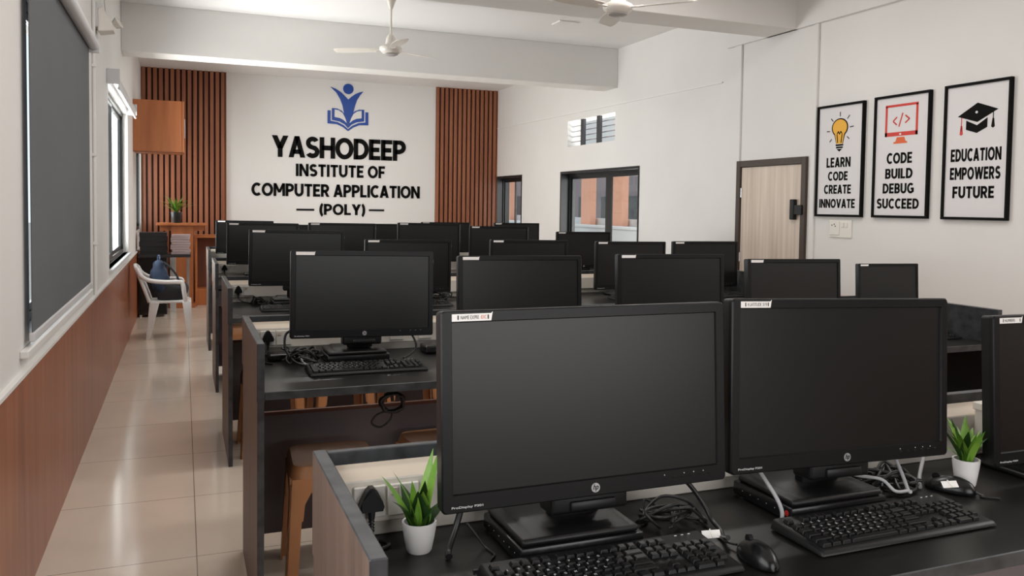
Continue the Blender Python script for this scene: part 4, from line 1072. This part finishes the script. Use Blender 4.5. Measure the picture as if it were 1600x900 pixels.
# ------------------------------------------------------------------ far left corner furniture
# white plastic arm chair, facing the desks (+x)
t = thing('plastic_armchair', 'white plastic armchair in the far aisle holding a blue backpack', 'chair', (-.14, 10.22, 0), 0)
bm = bmesh.new(); n = 8
bx(bm, -.20, .21, -.20, .20, .385, .412, .012, 2); bx(bm, .17, .225, -.19, .19, .365, .405, .012, 2); link('seat', bm, m_chair, t, 40)
for sy in (-1, 1):
    bm = bmesh.new()
    hexa(bm, [(-.235, sy*.235-.018, 0), (-.195, sy*.235-.018, 0), (-.195, sy*.235+.018, 0), (-.235, sy*.235+.018, 0)], [(-.20, sy*.19-.03, .40), (-.10, sy*.19-.03, .40), (-.10, sy*.19+.03, .40), (-.20, sy*.19+.03, .40)], .006, 2); link('leg', bm, m_chair, t, 40)
    bm = bmesh.new()
    hexa(bm, [(.185, sy*.225-.018, 0), (.22, sy*.225-.018, 0), (.22, sy*.225+.018, 0), (.185, sy*.225+.018, 0)], [(.13, sy*.20-.03, .40), (.225, sy*.20-.03, .40), (.225, sy*.20+.03, .40), (.13, sy*.20+.03, .40)], .006, 2); link('leg', bm, m_chair, t, 40)
    bm = bmesh.new(); tube(bm, [(-.33, sy*.17, .775), (-.29, sy*.22, .70), (-.20, sy*.25, .645), (-.05, sy*.255, .625), (.09, sy*.25, .622), (.135, sy*.245, .60), (.15, sy*.235, .50), (.165, sy*.215, .40)], .024, 10, 6, sx=.7); link('armrest', bm, m_chair, t, 60)
bm = bmesh.new()
for k in range(7):
    y = -.135+.045*k; hexa(bm, [(-.20, y-.014, .40), (-.185, y-.014, .40), (-.185, y+.014, .40), (-.20, y+.014, .40)], [(-.325, y-.014, .76), (-.312, y-.014, .76), (-.312, y+.014, .76), (-.325, y+.014, .76)], .003, 1)
tube(bm, [(-.20, -.19, .40), (-.27, -.19, .60), (-.33, -.17, .76), (-.345, -.08, .79), (-.35, 0, .795), (-.345, .08, .79), (-.33, .17, .76), (-.27, .19, .60), (-.20, .19, .40)], .02, 10, 6)
link('backrest', bm, m_chair, t, 60)
# backpack on the chair
t = thing('backpack', 'slumped blue and black backpack on the white chair', 'bag', (-.15, 10.22, .4125), 0)
def lump(m, name, c, s, seed, parent, sub=3, amp=.10):
    bm = bmesh.new(); bmesh.ops.create_cube(bm, size=2)
    bmesh.ops.subdivide_edges(bm, edges=bm.edges[:], cuts=5, use_grid_fill=True)
    rnd = random.Random(seed); ph = [rnd.uniform(0, 6) for _ in range(6)]
    for v in bm.verts:
        p = v.co.copy(); q = p.normalized()*1.25; p = p.lerp(q, .55)
        k = 1+amp*(math.sin(p.x*3+ph[0])*math.cos(p.z*4+ph[1])+.6*math.sin(p.y*5+ph[2]+p.z*2))
        p *= k; v.co = Vector((c[0]+p.x*s[0], c[1]+p.y*s[1], max(c[2]+p.z*s[2], .0005)))
    return link(name, bm, m, parent, 80)
lump(m_bag_d, 'lower_bag', (.03, 0, .10), (.15, .15, .10), 2, t)
o_ = lump(m_bag, 'main_bag', (-.07, -.02, .26), (.085, .13, .155), 3, t, amp=.12)
for v in o_.data.vertices:
    k = max(0, (v.co.z-.15)/.27); v.co.x = -.085+(v.co.x+.07)*(1-.30*k)-.02*k+.010*math.sin(v.co.z*40+v.co.y*22); v.co.y *= 1-.12*k
bm = bmesh.new(); hexa(bm, [(-.135, -.11, .33), (-.01, -.12, .28), (.0, .05, .28), (-.135, .06, .33)], [(-.125, -.08, .44), (-.07, -.09, .43), (-.06, .02, .43), (-.12, .03, .45)], .018, 3); link('top_flap', bm, m_bag, t, 60)
bm = bmesh.new(); tube(bm, [(-.05, -.10, .42), (.02, -.13, .36), (.09, -.14, .26), (.11, -.13, .14)], .018, 8, 6, sx=.5); link('strap', bm, m_bag_d, t, 60)
bm = bmesh.new(); tube(bm, [(-.11, .0, .44), (-.105, -.01, .485), (-.09, -.03, .485), (-.09, -.05, .43)], .009, 8, 6); link('carry_handle', bm, m_bag, t, 60)

# black side cabinet with a wide top
t = thing('side_cabinet', 'black side cabinet with a wide flat top against the left wall', 'cabinet', (-.24, 12.15, 0))
bm = bmesh.new(); bx(bm, -.30, .335, -.25, .25, .775, .812, .004, 1); link('top', bm, m_folder, t)
bm = bmesh.new(); bx(bm, -.29, .045, -.22, .23, .03, .775, .004, 1); link('body', bm, m_folder, t)
bm = bmesh.new(); bx(bm, -.28, .035, -.236, -.22, .05, .76, .003, 1); dr = link('door', bm, m_black2, t)
bm = bmesh.new(); cyl(bm, (.015, -.245, .42), (.015, -.245, .50), .005, n=10); link('handle', bm, m_chrome, dr)
bm = bmesh.new()
for a in (-.27, .02):
    for b in (-.2, .2): cyl(bm, (a, b, 0), (a, b, .03), .018, n=12)
bx(bm, .285, .32, .19, .23, 0, .775)
link('leg', bm, m_chrome, t)
bm = bmesh.new(); bx(bm, -.165, -.09, 12.44, 12.5, 0, .80, .004, 1); tag(link('upright_white_board', bm, m_white_trim), 'narrow white board standing behind the black side cabinet', 'board')
z = .8125
fl = ['bottom black box file in the stack on the black side cabinet', 'second black box file from the bottom of the stack', 'middle black box file of the stack on the side cabinet', 'second black box file from the top of the stack', 'topmost black box file of the stack on the side cabinet']
for k, h in enumerate((.045, .055, .065, .065, .055)):
    t = thing('box_file', fl[k], 'file', (-.36+.006*(k % 2), 12.1, z+.0003), random.uniform(-.03, .03), 'black box files on the side cabinet')
    bm = bmesh.new(); bx(bm, -.165, .165, -.13, .13, 0, .004, .001, 1); bx(bm, -.165, .165, -.13, .13, h-.006, h-.001, .001, 1); bx(bm, .16, .165, -.13, .13, .004, h-.006); bx(bm, -.165, -.160, -.13, .13, .004, h-.006); link('cover', bm, m_folder, t)
    bm = bmesh.new(); bx(bm, -.160, .160, -.127, .125, .004, h-.006); link('contents', bm, m_bag_d, t)
    z += h
z = .8125
bl = ['first', 'second', 'third', 'fourth', 'fifth', 'sixth', 'seventh', 'eighth']
for k in range(8):
    h = .032; bm = bmesh.new(); bx(bm, -.112, .112, -.14, .14, 0, h-.002, .002, 1); bx(bm, -.114, -.110, -.142, .142, 0, h-.001, .0008, 1)
    o = tag(link('booklet_bundle', bm, m_paper), f'pinkish paper bundle, {bl[k]} from the bottom, right of the black box files' if k < 7 else 'topmost pinkish paper bundle beside the black box files', 'paper', 'paper bundles on the side cabinet')
    o.location = (-.03+.008*math.sin(k*2.1), 12.08, z+.0003); o.rotation_euler = (0, 0, .05*math.sin(k*1.7)); z += h

# lectern, plant on it, low desk behind
t = thing('lectern', 'tall brown wooden lectern in front of the timber slats', 'lectern', (-.01, 13.0, 0))
bm = bmesh.new(); bx(bm, -.335, .33, -.2, .2, 1.165, 1.2, .004, 1); link('top', bm, m_cab, t)
bm = bmesh.new(); bx(bm, -.145, .145, -.14, .15, .06, 1.165, .004, 1); link('body', bm, m_cab, t)
bm = bmesh.new(); bx(bm, -.17, .17, -.17, .17, 0, .06, .004, 1); link('plinth', bm, m_cab, t)
bm = bmesh.new(); bx(bm, -.29, .29, -.10, -.08, 1.09, 1.165, .002, 1); link('apron', bm, m_cab, t)
LV3 = []
for k in range(26): LV3.append((rad(k*137.5), .25+.08*rnd.random(), .013, .15+.75*rnd.random(), .5+.5*rnd.random(), 7, 1 if k % 4 == 0 else 0))
pot_plant('potted_plant', 'green spiky plant in a black pot on the wooden lectern', (-.085, 12.98, 1.2003), .078, .155, m_pot_b, LV3)
t = thing('wooden_desk', 'brown wooden desk with open knee space right of the lectern', 'desk', (.55, 13.25, 0))
bm = bmesh.new(); bx(bm, -.40, .5, -.25, .25, .985, 1.02, .004, 1); link('top', bm, m_cab, t)
bm = bmesh.new(); bx(bm, -.385, .48, .18, .2, 0, .985); link('back_panel', bm, m_cab_dark, t)
for a in (-.39, .455):
    bm = bmesh.new(); bx(bm, a, a+.03, -.22, .2, 0, .985, .002, 1); link('side_panel', bm, m_cab, t)
bm = bmesh.new(); bx(bm, -.36, -.22, -.1, .18, 0, .24, .003, 1); link('foot_box', bm, m_cab, t)

# wall cupboard
t = thing('wall_cupboard', 'orange brown wooden cupboard hung high on the left wall', 'cupboard', (XL, 11.42, 2.115))
bm = bmesh.new(); bx(bm, 0, .555, 0, .62, 0, .632, .003, 1); link('body', bm, m_cab, t)
bm = bmesh.new(); bx(bm, .558, .582, .0, .62, .0, .632, .003, 1); d_ = link('door', bm, m_cab, t)
bm = bmesh.new(); bx(bm, .582, .594, .05, .062, .18, .42, .003, 1); link('handle', bm, m_chrome, d_)
bm = bmesh.new(); bx(bm, -.0, .56, -.006, .0, -.008, .0); link('bottom_trim', bm, m_cab_dark, t)
